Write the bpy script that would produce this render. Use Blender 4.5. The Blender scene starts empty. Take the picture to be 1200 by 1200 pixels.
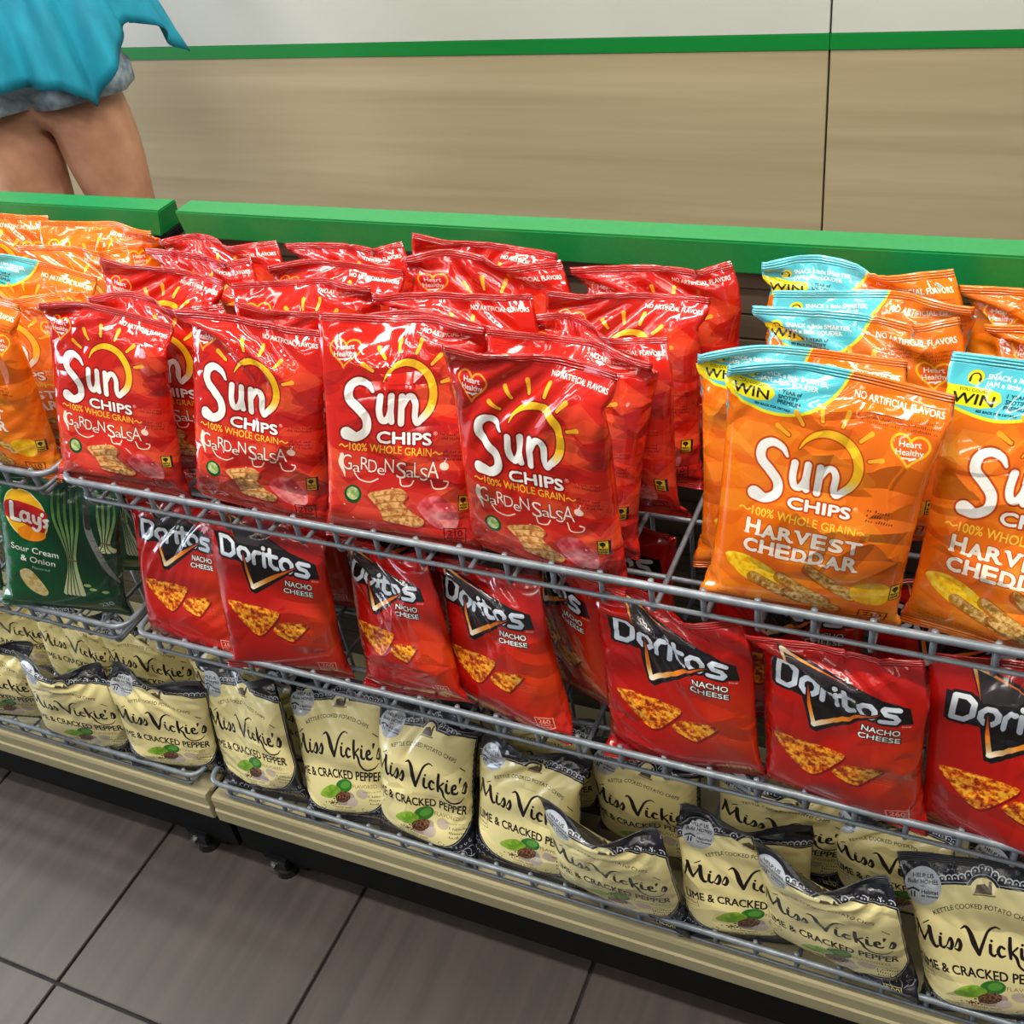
import bpy, bmesh, math, random
import numpy as np
from mathutils import Matrix, Vector
random.seed(7)
SC = bpy.context.scene
COL = SC.collection
# ---------------------------------------------------------------- camera
cam = bpy.data.cameras.new('camera'); cam.sensor_width = 36; cam.lens = 1276/1200*36; cam.clip_start = .02
camo = bpy.data.objects.new('camera', cam); COL.objects.link(camo)
RX = (0.91095191, 0.39006898, -0.13421179); RY = (0.14840674, -0.61346377, -0.77565304); RZ = (-0.38489226, 0.68666469, -0.61672486)
camo.matrix_world = Matrix(((RX[0], -RY[0], -RZ[0], 1.0), (RX[1], -RY[1], -RZ[1], -.7), (RX[2], -RY[2], -RZ[2], 1.484), (0, 0, 0, 1)))
SC.camera = camo
# ---------------------------------------------------------------- light and exposure
SC.view_settings.view_transform = 'Standard'; SC.view_settings.look = 'None'; SC.view_settings.gamma = 1; SC.view_settings.use_curve_mapping = False
SC.view_settings.exposure = 0.08
wd = bpy.data.worlds.new('world'); SC.world = wd; wd.use_nodes = True
wd.node_tree.nodes['Background'].inputs[0].default_value = (.93, .96, 1, 1); wd.node_tree.nodes['Background'].inputs[1].default_value = .20
def area(name, loc, size, energy, col, direction):
    l = bpy.data.lights.new(name, 'AREA'); l.shape = 'RECTANGLE'; l.size, l.size_y = size; l.energy = energy; l.color = col
    o = bpy.data.objects.new(name, l); COL.objects.link(o); o.location = loc; o.rotation_euler = Vector(direction).to_track_quat('-Z', 'Y').to_euler(); return o
area('window_daylight', (-5.2, -.6, 1.6), (3.6, 2.0), 270, (.78, .87, 1), (1, 0, -.05))      # shop window at the far left end
LAMPS = [(-.9, -.35), (.5, -.35), (1.9, -.35), (-.2, .95), (1.3, .95), (-2.4, .3), (-.9, -1.5), (.6, -1.5), (-.4, -2.6), (1.2, -2.6)]
for i, (x, y) in enumerate(LAMPS):
    area('ceiling_lamp', (x, y, 2.86), (1.15, .10), {-.35: 25, .95: 30, .3: 25, -1.5: 8, -2.6: 8}[y], (1, .95, .86), (0, 0, -1))
# ---------------------------------------------------------------- helpers
def tag(o, label=None, cat=None, group=None, kind=None):
    if label: o['label'] = label
    if cat: o['category'] = cat
    if group: o['group'] = group
    if kind: o['kind'] = kind
    return o
def empty(name, loc=(0, 0, 0)):
    o = bpy.data.objects.new(name, None); COL.objects.link(o); o.location = loc; o.empty_display_size = .05; return o
def link(name, me, mat=None, parent=None, loc=None, smooth=False):
    if mat is not None and not me.materials: me.materials.append(mat)
    if smooth: me.polygons.foreach_set('use_smooth', [True]*len(me.polygons))
    o = bpy.data.objects.new(name, me); COL.objects.link(o)
    if parent: o.parent = parent
    if loc is not None: o.location = loc
    return o
def bm_mesh(bm, name='m'):
    me = bpy.data.meshes.new(name); bm.normal_update(); bm.to_mesh(me); bm.free(); return me
def box_bm(bm, x0, y0, z0, x1, y1, z1, bev=0):
    r = bmesh.ops.create_cube(bm, size=1); vs = r['verts']
    for v in vs: v.co = ((x0+x1)/2+v.co.x*(x1-x0), (y0+y1)/2+v.co.y*(y1-y0), (z0+z1)/2+v.co.z*(z1-z0))
    if bev: bmesh.ops.bevel(bm, geom=list({e for v in vs for e in v.link_edges}), offset=bev, segments=2, affect='EDGES')
def box(name, b, mat, parent=None, bev=.002):
    bm = bmesh.new(); box_bm(bm, *b, bev=bev); return link(name, bm_mesh(bm, name), mat, parent)
def tube_bm(bm, pts, r, seg=8, cap=True):
    pts = [Vector(p) for p in pts]; rings = []; up = None
    for i, p in enumerate(pts):
        d = ((pts[min(i+1, len(pts)-1)]-p).normalized()+(p-pts[max(i-1, 0)]).normalized()).normalized()
        if up is None: up = d.orthogonal().normalized()
        a = (up-d*up.dot(d)).normalized(); up = a; b = d.cross(a); rr = r[i] if isinstance(r, (list, tuple)) else r
        rings.append([bm.verts.new(p+a*(rr*math.cos(t*2*math.pi/seg))+b*(rr*math.sin(t*2*math.pi/seg))) for t in range(seg)])
    for A, B in zip(rings, rings[1:]):
        for k in range(seg): bm.faces.new((A[k], A[(k+1) % seg], B[(k+1) % seg], B[k]))
    if cap: bm.faces.new(rings[0][::-1]); bm.faces.new(rings[-1])
def tube(name, pts, r, mat, parent=None, seg=8):
    bm = bmesh.new(); tube_bm(bm, pts, r, seg); return link(name, bm_mesh(bm, name), mat, parent, smooth=True)
def round_path(pts, rad, n=5):
    pts = [Vector(p) for p in pts]; out = [pts[0]]
    for a, b, c in zip(pts, pts[1:], pts[2:]):
        u = (a-b).normalized(); v = (c-b).normalized(); p, q = b+u*rad, b+v*rad
        for i in range(n+1):
            t = i/n; out.append(p*(1-t)**2+b*2*t*(1-t)+q*t*t)
    out.append(pts[-1]); return out
# ---------------------------------------------------------------- materials
def srgb(h):
    c = [int(h[i:i+2], 16)/255 for i in (0, 2, 4)]; return tuple((v/12.92 if v <= .04045 else ((v+.055)/1.055)**2.4) for v in c)+(1,)
def mat(name, col, rough=.5, metal=0, spec=.5, **kw):
    m = bpy.data.materials.new(name); m.use_nodes = True; n = m.node_tree.nodes; p = n['Principled BSDF']
    p.inputs['Base Color'].default_value = srgb(col) if isinstance(col, str) else col
    p.inputs['Roughness'].default_value = rough; p.inputs['Metallic'].default_value = metal; p.inputs['Specular IOR Level'].default_value = spec
    for k, v in kw.items(): p.inputs[k.replace('_', ' ')].default_value = v
    return m
def nd(m, t, **kw):
    n = m.node_tree.nodes.new(t)
    for k, v in kw.items(): setattr(n, k, v)
    return n
def lk(m, a, b): m.node_tree.links.new(a, b)
def noise_mix(m, c1, c2, scale, stretch=(1, 1, 1), detail=4, lo=.35, hi=.65, bump=0, dist=0., rand=False, coord='Object'):
    p = m.node_tree.nodes['Principled BSDF']; tc = nd(m, 'ShaderNodeTexCoord'); mp = nd(m, 'ShaderNodeMapping'); mp.inputs['Scale'].default_value = stretch
    if rand:
        oi = nd(m, 'ShaderNodeObjectInfo'); mu = nd(m, 'ShaderNodeMath', operation='MULTIPLY'); mu.inputs[1].default_value = 13.7; lk(m, oi.outputs['Random'], mu.inputs[0]); lk(m, mu.outputs[0], mp.inputs['Location'])
    no = nd(m, 'ShaderNodeTexNoise'); no.inputs['Scale'].default_value = scale; no.inputs['Detail'].default_value = detail; no.inputs['Distortion'].default_value = dist
    cr = nd(m, 'ShaderNodeValToRGB'); cr.color_ramp.elements[0].position = lo; cr.color_ramp.elements[1].position = hi
    cr.color_ramp.elements[0].color = srgb(c1); cr.color_ramp.elements[1].color = srgb(c2)
    lk(m, tc.outputs[coord], mp.inputs[0]); lk(m, mp.outputs[0], no.inputs['Vector']); lk(m, no.outputs[0], cr.inputs[0]); lk(m, cr.outputs[0], p.inputs['Base Color'])
    if bump:
        b = nd(m, 'ShaderNodeBump'); b.inputs['Strength'].default_value = bump; b.inputs['Distance'].default_value = .002; lk(m, no.outputs[0], b.inputs['Height']); lk(m, b.outputs[0], p.inputs['Normal'])
    return m
M = {}
M['tile'] = noise_mix(mat('floor_tile', '4a4542', .38), '342e2a', '48403a', 9, (5, .22, 1), 6, .25, .8, bump=.04, rand=True)
M['grout'] = noise_mix(mat('grout', '1c1a19', .9), '1a1817', '262321', 60)
M['laminate'] = noise_mix(mat('wall_laminate', 'a89878', .5), '968665', 'ac9d7c', 5, (.14, 1, 4), 9, .25, .75, bump=.02, dist=.6, rand=True)
M['wallpaint'] = noise_mix(mat('wall_panel_grey', 'b9bab0', .45), 'b6b8ae', 'bebfb6', 2)
M['seam'] = mat('dark_seam', '2a2622', .8)
M['stripe'] = mat('green_stripe', '08772e', .4)
M['cap'] = noise_mix(mat('green_powder_coat', '027334', .35), '026f32', '027535', 200)
M['ceil'] = noise_mix(mat('ceiling_board', 'd6d4cc', .8), 'd2d0c8', 'dad8d0', 40)
M['steel'] = noise_mix(mat('grey_coated_wire', '8b9298', .34, .25), '747b82', '858c93', 90)
M['rail'] = noise_mix(mat('grey_rail', '8b9298', .30, .25), '727980', '878e95', 70)
M['beige'] = noise_mix(mat('beige_painted_steel', 'b4a984', .42), '9c9270', 'aaa07c', 20, (.2, 1, 1))
M['black'] = noise_mix(mat('black_kickplate', '0b0b0c', .6, 0, .2), '060607', '0a0a0b', 50)
M['slat'] = noise_mix(mat('brown_slat_panel', '5a5040', .6), '504638', '645a49', 12, (.2, 1, 4))
M['chrome'] = mat('zinc_foot', 'b0b0b0', .25, 1)
M['foot'] = mat('black_foot', '101010', .4)

# ---------------------------------------------------------------- printed artwork, painted in numpy
def rgb(*c): return np.array(c, np.float32)/255.
_font = {}
def glyphs(s, bold):
    bold = 0; key = s
    if key in _font: return _font[key]
    cu = bpy.data.curves.new('tmp', 'FONT'); cu.body = s; cu.size = 1; cu.resolution_u = 3
    o = bpy.data.objects.new('tmp', cu); bpy.context.scene.collection.objects.link(o)
    dg = bpy.context.evaluated_depsgraph_get(); me = o.evaluated_get(dg).to_mesh()
    me.calc_loop_triangles()
    co = np.zeros(len(me.vertices)*3); me.vertices.foreach_get('co', co); co = co.reshape(-1, 3)[:, :2]
    tr = np.zeros(len(me.loop_triangles)*3, int); me.loop_triangles.foreach_get('vertices', tr)
    r = (co/.729, tr.reshape(-1, 3))
    o.evaluated_get(dg).to_mesh_clear(); bpy.data.objects.remove(o); bpy.data.curves.remove(cu)
    _font[key] = r
    return r

def vnoise(h, w, cell, seed):
    r = np.random.RandomState(seed); gh, gw = int(h/cell)+3, int(w/cell)+3
    g = r.rand(gh, gw).astype(np.float32)
    y = np.arange(h)/cell; x = np.arange(w)/cell; yi = y.astype(int); xi = x.astype(int)
    fy = (y-yi)[:, None]; fx = (x-xi)[None]; fy = fy*fy*(3-2*fy); fx = fx*fx*(3-2*fx)
    a = g[yi][:, xi]; b = g[yi][:, xi+1]; c = g[yi+1][:, xi]; d = g[yi+1][:, xi+1]
    return (a*(1-fx)+b*fx)*(1-fy)+(c*(1-fx)+d*fx)*fy

class Art:
    def __init__(s, A, base, W=768):
        s.W = W; s.w = int(W*1.5); s.h = int(W*A); s.A = A
        s.a = np.zeros((s.h, s.w, 3), np.float32); s.a[:] = base
    def box(s, x0, y0, x1, y1):
        x0 = int(max(0, np.floor(x0*s.W-2))); y0 = int(max(0, np.floor(y0*s.W-2)))
        x1 = int(min(s.w, np.ceil(x1*s.W+2))); y1 = int(min(s.h, np.ceil(y1*s.W+2)))
        if x1 <= x0 or y1 <= y0: return None
        xs = (np.arange(x0, x1)+.5)/s.W; ys = (np.arange(y0, y1)+.5)/s.W
        return x0, y0, x1, y1, xs[None, :], ys[:, None]
    def mix(s, b, m, col):
        r = s.a[b[1]:b[3], b[0]:b[2]]; m = m[..., None].astype(np.float32)
        r[:] = r*(1-m)+np.asarray(col, np.float32)*m
    def stroke(s, pts, wid, col, grow=0, smooth=True, alpha=1, closed=False):
        p = np.array(pts, float); k = len(p)
        wd = np.interp(np.linspace(0, 1, k), np.linspace(0, 1, len(np.atleast_1d(wid))), np.atleast_1d(wid))
        if smooth and k > 2:
            q = np.vstack([2*p[0]-p[1], p, 2*p[-1]-p[-2]]); out = []; ow = []
            for i in range(k-1):
                a, b, c, d = q[i:i+4]
                for t in np.linspace(0, 1, 7)[:-1]:
                    out.append(.5*((2*b)+(-a+c)*t+(2*a-5*b+4*c-d)*t*t+(-a+3*b-3*c+d)*t**3)); ow.append(wd[i]*(1-t)+wd[i+1]*t)
            out.append(p[-1]); ow.append(wd[-1]); p = np.array(out); wd = np.array(ow)
        if closed: p = np.vstack([p, p[:1]]); wd = np.append(wd, wd[0])
        wd = wd+grow; mx = wd.max()
        b = s.box(p[:, 0].min()-mx, p[:, 1].min()-mx, p[:, 0].max()+mx, p[:, 1].max()+mx)
        if b is None: return
        D = np.full((b[3]-b[1], b[2]-b[0]), 9., np.float32); xs, ys = b[4], b[5]
        for i in range(len(p)-1):
            ax, ay = p[i]; dx, dy = p[i+1]-p[i]; L = dx*dx+dy*dy+1e-12
            m = max(wd[i], wd[i+1])+3/s.W
            i0 = int(max(0, (min(ax, ax+dx)-m)*s.W-b[0])); i1 = int((max(ax, ax+dx)+m)*s.W-b[0])+1
            j0 = int(max(0, (min(ay, ay+dy)-m)*s.W-b[1])); j1 = int((max(ay, ay+dy)+m)*s.W-b[1])+1
            X = xs[:, i0:i1]; Y = ys[j0:j1]
            if X.size == 0 or Y.size == 0: continue
            t = np.clip(((X-ax)*dx+(Y-ay)*dy)/L, 0, 1)
            d = np.hypot(X-ax-t*dx, Y-ay-t*dy)-(wd[i]+(wd[i+1]-wd[i])*t)
            D[j0:j1, i0:i1] = np.minimum(D[j0:j1, i0:i1], d)
        m = np.clip(.5-D*s.W, 0, 1)*alpha
        s.mix(b, m, col if not callable(col) else col(xs, ys))
    def polymask(s, pts, b):
        p = np.array(pts, float); xs, ys = b[4], b[5]; SS = 3
        X = (np.arange(b[0]*SS, b[2]*SS)+.5)/(SS*s.W); Y = (np.arange(b[1]*SS, b[3]*SS)+.5)/(SS*s.W)
        ins = np.zeros((len(Y), len(X)), bool)
        for i in range(len(p)):
            x0, y0 = p[i-1]; x1, y1 = p[i]
            if y0 == y1: continue
            rows = np.where((Y > min(y0, y1)) & (Y <= max(y0, y1)))[0]
            if len(rows) == 0: continue
            xc = x0+(Y[rows]-y0)*(x1-x0)/(y1-y0)
            ins[rows] ^= X[None] > xc[:, None]
        return ins.reshape(b[3]-b[1], SS, b[2]-b[0], SS).mean((1, 3)).astype(np.float32)
    def poly(s, pts, col, alpha=1, smooth=False):
        p = np.array(pts, float)
        if smooth:
            k = len(p); out = []
            for i in range(k):
                a, bb, c, d = p[i-1], p[i], p[(i+1) % k], p[(i+2) % k]
                for t in np.linspace(0, 1, 8)[:-1]:
                    out.append(.5*((2*bb)+(-a+c)*t+(2*a-5*bb+4*c-d)*t*t+(-a+3*bb-3*c+d)*t**3))
            p = np.array(out)
        b = s.box(p[:, 0].min(), p[:, 1].min(), p[:, 0].max(), p[:, 1].max())
        if b is None: return
        m = s.polymask(p, b)*alpha
        s.mix(b, m, col(b, m) if callable(col) else col)
    def ell(s, x, y, rx, ry, col, rot=0, alpha=1):
        t = np.linspace(0, 2*np.pi, 40)[:-1]; c, q = np.cos(rot), np.sin(rot)
        s.poly(np.stack([x+rx*np.cos(t)*c-ry*np.sin(t)*q, y+rx*np.cos(t)*q+ry*np.sin(t)*c], 1), col, alpha)
    def glow(s, x, y, rx, ry, col, alpha):
        b = s.box(x-2*rx, y-2*ry, x+2*rx, y+2*ry)
        if b: s.mix(b, alpha*np.exp(-2*(((b[4]-x)/rx)**2+((b[5]-y)/ry)**2)), col)
    def speck(s, cols, cell, seed):
        def f(b, m):
            h, w = m.shape; n = vnoise(h, w, cell*s.W, seed)*.65+vnoise(h, w, cell*s.W*.35, seed+1)*.35
            n = np.clip((n-.25)*2, 0, 1)[..., None]*(len(cols)-1); i = np.clip(n.astype(int), 0, len(cols)-2); f_ = n-i
            C = np.array(cols, np.float32); return C[i[..., 0]]*(1-f_)+C[i[..., 0]+1]*f_
        return f
    def text(s, t, x, y, cap, col, width=None, bold=0., shear=0., rot=0., align='C', arc=None, sx=1., grow=None, alpha=1., wob=0, seed=0):
        """x, y: anchor on the baseline; cap: cap height; width fixes the total width; arc: baseline radius."""
        co, tr = glyphs(t, bold)
        if len(tr) == 0: return
        co = co.copy(); w0 = co[:, 0].max()-co[:, 0].min(); co[:, 0] -= co[:, 0].min()
        k = (width/(w0*cap)) if width else sx
        X = co[:, 0]*cap*k; Y = co[:, 1]*cap; Wd = w0*cap*k
        X += shear*Y
        X -= {'C': Wd/2, 'L': 0, 'R': Wd}[align]
        if wob: Y = Y+wob*np.sin(X/Wd*19+seed)
        if arc:
            th = X/arc; X = (arc+Y)*np.sin(th); Y = (arc+Y)*np.cos(th)-arc
        c, q = np.cos(rot), np.sin(rot)
        P = np.stack([x+X*c+Y*q, y+X*q-Y*c], 1)
        pd = .05*cap+(grow[0] if grow else 0)
        b = s.box(P[:, 0].min()-pd, P[:, 1].min()-pd, P[:, 0].max()+pd, P[:, 1].max()+pd)
        if b is None: return
        SS = 2; h, w = b[3]-b[1], b[2]-b[0]; M = np.zeros((h*SS, w*SS), bool)
        Q = (P*s.W-np.array([b[0], b[1]]))*SS-.5
        for T in Q[tr]:
            x0, y0 = np.maximum(0, np.floor(T.min(0)).astype(int)); x1, y1 = np.ceil(T.max(0)).astype(int)+1
            x1 = min(x1, w*SS); y1 = min(y1, h*SS)
            if x1 <= x0 or y1 <= y0: continue
            gx = np.arange(x0, x1)[None]; gy = np.arange(y0, y1)[:, None]
            e = []
            for i in range(3):
                ax, ay = T[i]; bx, by = T[(i+1) % 3]
                e.append((bx-ax)*(gy-ay)-(by-ay)*(gx-ax))
            M[y0:y1, x0:x1] |= ((e[0] >= -1e-6) & (e[1] >= -1e-6) & (e[2] >= -1e-6)) | ((e[0] <= 1e-6) & (e[1] <= 1e-6) & (e[2] <= 1e-6))
        if bold > 0:
            g = max(1, int(round(bold*1.1*cap*s.W*SS))); G = np.pad(M, g); G2 = G.copy()
            for a in np.linspace(0, 2*np.pi, 13)[:-1]: G2 |= np.roll(G, (int(round(g*np.sin(a))), int(round(g*np.cos(a)))), (0, 1))
            M = G2[g:-g, g:-g]
        if grow:
            g = max(1, int(grow[0]*s.W*SS)); G = np.pad(M, g); G2 = G.copy()
            for a in np.linspace(0, 2*np.pi, 17)[:-1]:
                G2 |= np.roll(G, (int(round(g*np.sin(a))), int(round(g*np.cos(a)))), (0, 1))
            G2 = G2[g:-g, g:-g]
            s.mix(b, G2.reshape(h, SS, w, SS).mean((1, 3)), grow[1])
        s.mix(b, M.reshape(h, SS, w, SS).mean((1, 3))*alpha, col)
    def fine(s, x, y, n, w, lh, col, seed=1, align='L', alpha=.8):
        """unreadable small print: rows of tiny strokes the size of letters"""
        r = np.random.RandomState(seed)
        for i in range(n):
            ww = w*r.uniform(.8, 1); xx = x if align == 'L' else (x-ww/2 if align == 'C' else x-ww); e = xx+ww
            while xx < e:
                q = r.uniform(.3, .95)*lh*.5
                s.stroke([(xx, y+i*lh), (xx+q*.25, y+i*lh-lh*.45*r.rand()-.001)], lh*.09, col, alpha=alpha, smooth=False)
                xx += lh*.42 if r.rand() > .15 else lh*.9
    def image(s, name):
        im = bpy.data.images.new(name, s.w, s.h)
        px = np.ones((s.h, s.w, 4), np.float32); px[:, :, :3] = np.clip(s.a[::-1], 0, 1)
        im.pixels.foreach_set(px.ravel()); im.update(); im.pack()
        return im

WHITE = rgb(244, 240, 232)
def heart(A, x, y, r, col, fill):
    t = np.linspace(0, 2*np.pi, 50)[:-1]
    hx = np.sin(t)**3; hy = -(13*np.cos(t)-5*np.cos(2*t)-2*np.cos(3*t)-np.cos(4*t))/16
    P = np.stack([x+r*hx, y+r*1.02*hy], 1)
    A.poly(P, fill); A.stroke(P, .0055, col, smooth=False, closed=True)
    A.text('Heart', x, y-r*.12, r*.36, WHITE, width=r*1.15, bold=.012, rot=-.08)
    A.text('Healthy', x+r*.02, y+r*.34, r*.36, WHITE, width=r*1.45, bold=.012, rot=-.08)
    A.stroke([(x-r*.35, y+r*.55), (x+r*.1, y+r*.52), (x+r*.35, y+r*.45), (x+r*.05, y+r*.62)], .004, WHITE)
def sun_logo(A, ox, oy, k, shade):
    def T(p): return [(ox+k*a, oy+k*b) for a, b in p]
    yel = rgb(250, 190, 30)
    for i, (a, l) in enumerate(((172, .05), (150, .07), (126, .07), (100, .07), (74, .075), (46, .07), (18, .06))):
        a = np.radians(a); r0 = .225; c, q = np.cos(a), -np.sin(a)
        P = T([(.53+r0*c, .555+r0*q), (.53+(r0+l)*c, .555+(r0+l)*q)])
        A.stroke(P, [.011*k, .013*k, .008*k], shade, grow=.004*k, smooth=False); A.stroke(P, [.009*k, .013*k], rgb(252, 176, 40), smooth=False)
    th = np.radians(np.linspace(160, -52, 13)); P = T([(.545+.155*np.cos(a), .555-.165*np.sin(a)) for a in th])
    def grad(xs, ys): 
        t = np.clip((ys-(oy+k*.60))/(k*.10), 0, 1)[..., None]+0*xs[..., None]
        return yel*(1-t)+WHITE*t
    wd = [.003*k, .016*k, .022*k, .024*k, .023*k, .020*k]
    A.stroke(P, wd, shade, grow=.007*k)
    S = T([(.345, .555), (.315, .515), (.26, .50), (.215, .535), (.215, .60), (.27, .655), (.315, .71), (.315, .775), (.262, .815), (.205, .80)])
    sw = np.array([.008, .017, .022, .024, .025, .026, .025, .024, .026, .038])*k
    U = T([(.388, .58), (.386, .66), (.402, .708), (.430, .708), (.452, .66), (.455, .575)]); U2 = T([(.455, .66), (.462, .715)])
    N1 = T([(.517, .72), (.517, .575)]); N2 = T([(.517, .635), (.548, .580), (.578, .572), (.598, .61), (.597, .68), (.612, .712), (.640, .685)])
    L = [(S, sw), (U, .0185*k), (U2, .0175*k), (N1, .0185*k), (N2, .0175*k)]
    for P_, w_ in L: A.stroke(P_, w_, shade, grow=.010*k)
    A.stroke(P, wd, grad)
    for P_, w_ in L: A.stroke(P_, w_, WHITE)
    A.text('CHIPS', ox+k*.54, oy+k*.835, k*.068, WHITE, width=k*.315, bold=.045, rot=-.03, grow=(.009*k, shade))
    A.text('®', ox+k*.72, oy+k*.775, k*.022, WHITE)
def wholegrain(A, x, y, w, col):
    A.text('100% WHOLE GRAIN', x, y, .046, col, width=w, bold=.004, rot=.0, wob=.002)
    for s_ in (-1, 1):
        xx = x+s_*(w/2+.035); A.stroke([(xx-.025, y-.02), (xx-.01, y-.028), (xx+.008, y-.016), (xx+.025, y-.024)], .004, col)
def stamp(A, x, y, w=.075, h=.095):
    A.poly([(x, y), (x+w, y), (x+w, y+h), (x, y+h)], rgb(35, 28, 12)); A.poly([(x+.005, y+.005), (x+w*.8, y+.005), (x+w*.8, y+h-.005), (x+.005, y+h-.005)], rgb(225, 185, 40))
    A.ell(x+w*.38, y+h*.3, w*.22, h*.15, rgb(40, 32, 12)); A.stroke([(x+w*.4, y+h*.3), (x+w*.4, y+h*.5)], .004, rgb(40, 32, 12), smooth=False)
    A.text('WHOLE', x+w*.41, y+h*.7, h*.14, rgb(35, 28, 12), width=w*.6, bold=.02); A.text('GRAIN', x+w*.41, y+h*.88, h*.14, rgb(35, 28, 12), width=w*.6, bold=.02)
def calories(A, x, y, n, col, txt='CALORIES'):
    A.stroke([(x-.065, y-.05), (x+.065, y-.05), (x+.06, y+.045), (x, y+.06), (x-.06, y+.045)], .0035, col, smooth=False, closed=True)
    A.text(n, x, y, .040, col, width=.085, bold=.02); A.text(txt, x, y+.023, .016, col, width=.10, bold=.01); A.text('PER PKG', x, y+.044, .013, col, width=.075, bold=.01)
def backside(A, base2, dark):
    A.poly([(1.06, .22), (1.2, .22), (1.2, 1.2), (1.06, 1.2)], rgb(232, 228, 220)); A.fine(1.065, .26, 30, .12, .03, rgb(60, 60, 60), 5)
    A.poly([(1.27, .15), (1.45, .15), (1.45, 1.1), (1.27, 1.1)], base2); A.fine(1.28, .2, 20, .15, .04, dark, 6)

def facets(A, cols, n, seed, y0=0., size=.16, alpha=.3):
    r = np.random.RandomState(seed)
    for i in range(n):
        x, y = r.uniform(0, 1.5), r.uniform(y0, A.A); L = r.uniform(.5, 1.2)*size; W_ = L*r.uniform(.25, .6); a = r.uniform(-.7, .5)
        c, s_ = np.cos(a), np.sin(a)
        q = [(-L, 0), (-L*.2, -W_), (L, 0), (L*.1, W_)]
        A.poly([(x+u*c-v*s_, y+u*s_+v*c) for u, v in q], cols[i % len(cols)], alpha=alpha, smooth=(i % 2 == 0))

def art_salsa():
    A = Art(1.40, rgb(198, 28, 14)); sh = rgb(130, 12, 14)
    A.poly([(0, 0), (1.5, 0), (1.5, .06), (0, .06)], rgb(180, 18, 10))
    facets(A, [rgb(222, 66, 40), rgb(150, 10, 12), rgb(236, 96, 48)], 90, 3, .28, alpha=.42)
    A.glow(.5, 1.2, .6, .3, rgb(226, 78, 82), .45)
    A.fine(.05, .085, 3, .22, .016, rgb(90, 10, 12), 3)
    A.text('NO ARTIFICIAL FLAVORS', .965, .115, .030, WHITE, width=.36, bold=.02, align='R', rot=.05, wob=.001)
    heart(A, .17, .21, .085, rgb(250, 150, 40), rgb(200, 30, 26))
    sun_logo(A, .0, -.13, 1., sh)
    wholegrain(A, .46, .765, .48, rgb(252, 196, 50))
    cx = .465
    # GARDEN SALSA in uneven hand lettering with curls
    xs = [.205, .262, .312, .358, .408, .456]; ch = ['G', 'a', 'R', 'D', 'e', 'N']
    for i, (x, c) in enumerate(zip(xs, ch)):
        A.text(c, x, .885+.010*np.sin(i*2.1), [.098, .066, .082, .080, .064, .084][i], rgb(255, 226, 206), width=[.060, .046, .050, .052, .046, .054][i], bold=.0, grow=(.004, sh))
    xs = [.528, .580, .622, .660, .712]; ch = ['S', 'a', 'L', 'S', 'A']
    for i, (x, c) in enumerate(zip(xs, ch)):
        A.text(c, x, .895+.010*np.sin(i*2.4+1), [.100, .068, .094, .078, .100][i], rgb(255, 226, 206), width=[.060, .048, .042, .046, .068][i], bold=.0, grow=(.004, sh))
    cr = rgb(255, 226, 206)
    A.stroke([(.175, .80), (.165, .85), (.185, .90), (.19, .93)], [.012, .014, .008, .002], cr)
    A.stroke([(.25, .90), (.28, .935), (.34, .945), (.39, .92)], .004, cr); A.stroke([(.52, .905), (.53, .945), (.58, .94), (.60, .91)], .004, cr)
    A.stroke([(.70, .90), (.72, .945), (.78, .94), (.80, .905), (.775, .90)], .004, cr)
    A.ell(.775, .815, .026, .023, cr); A.stroke([(.775, .795), (.785, .77)], .004, cr, smooth=False)
    A.ell(.235, 1.035, .052, .062, rgb(20, 78, 34), rot=.5); A.ell(.235, 1.03, .038, .043, A.speck([rgb(130, 170, 80), rgb(222, 226, 170)], .02, 4), rot=.5)
    P = [(.33, 1.02), (.42, .985), (.52, .965), (.565, 1.0), (.54, 1.05), (.585, 1.10), (.66, 1.15), (.62, 1.20), (.50, 1.19), (.42, 1.18), (.40, 1.12), (.36, 1.07)]
    A.poly([(a+.01, b+.015) for a, b in P], rgb(110, 20, 14), smooth=True, alpha=.6)
    A.poly(P, A.speck([rgb(176, 104, 48), rgb(222, 158, 86), rgb(240, 190, 120)], .018, 7), smooth=True)
    for q in range(4): A.stroke([(.36+q*.015, 1.035+q*.042), (.46+q*.02, 1.005+q*.042), (.56+q*.018, .995+q*.045)], .0045, rgb(158, 92, 44), alpha=.6)
    P = [(.62, 1.06), (.72, .99), (.80, 1.02), (.86, 1.10), (.84, 1.19), (.72, 1.18)]
    A.poly(P, A.speck([rgb(196, 50, 60), rgb(228, 104, 108), rgb(240, 150, 146)], .06, 9), smooth=True)
    for i in range(10):
        r = np.random.RandomState(i); A.ell(.17+.7*r.rand(), .96+.3*r.rand(), .004+.004*r.rand(), .005, rgb(250, 200, 170))
    stamp(A, .86, .985)
    calories(A, .84, 1.24, '210', rgb(90, 10, 12)); A.fine(.10, 1.28, 3, .45, .018, rgb(110, 12, 14), 8)
    A.fine(.76, .64, 2, .17, .022, rgb(80, 8, 10), 11, alpha=.9); A.fine(.77, .735, 3, .15, .022, rgb(60, 8, 14), 12, alpha=.9)
    backside(A, rgb(170, 18, 18), rgb(250, 220, 200)); return A

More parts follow.
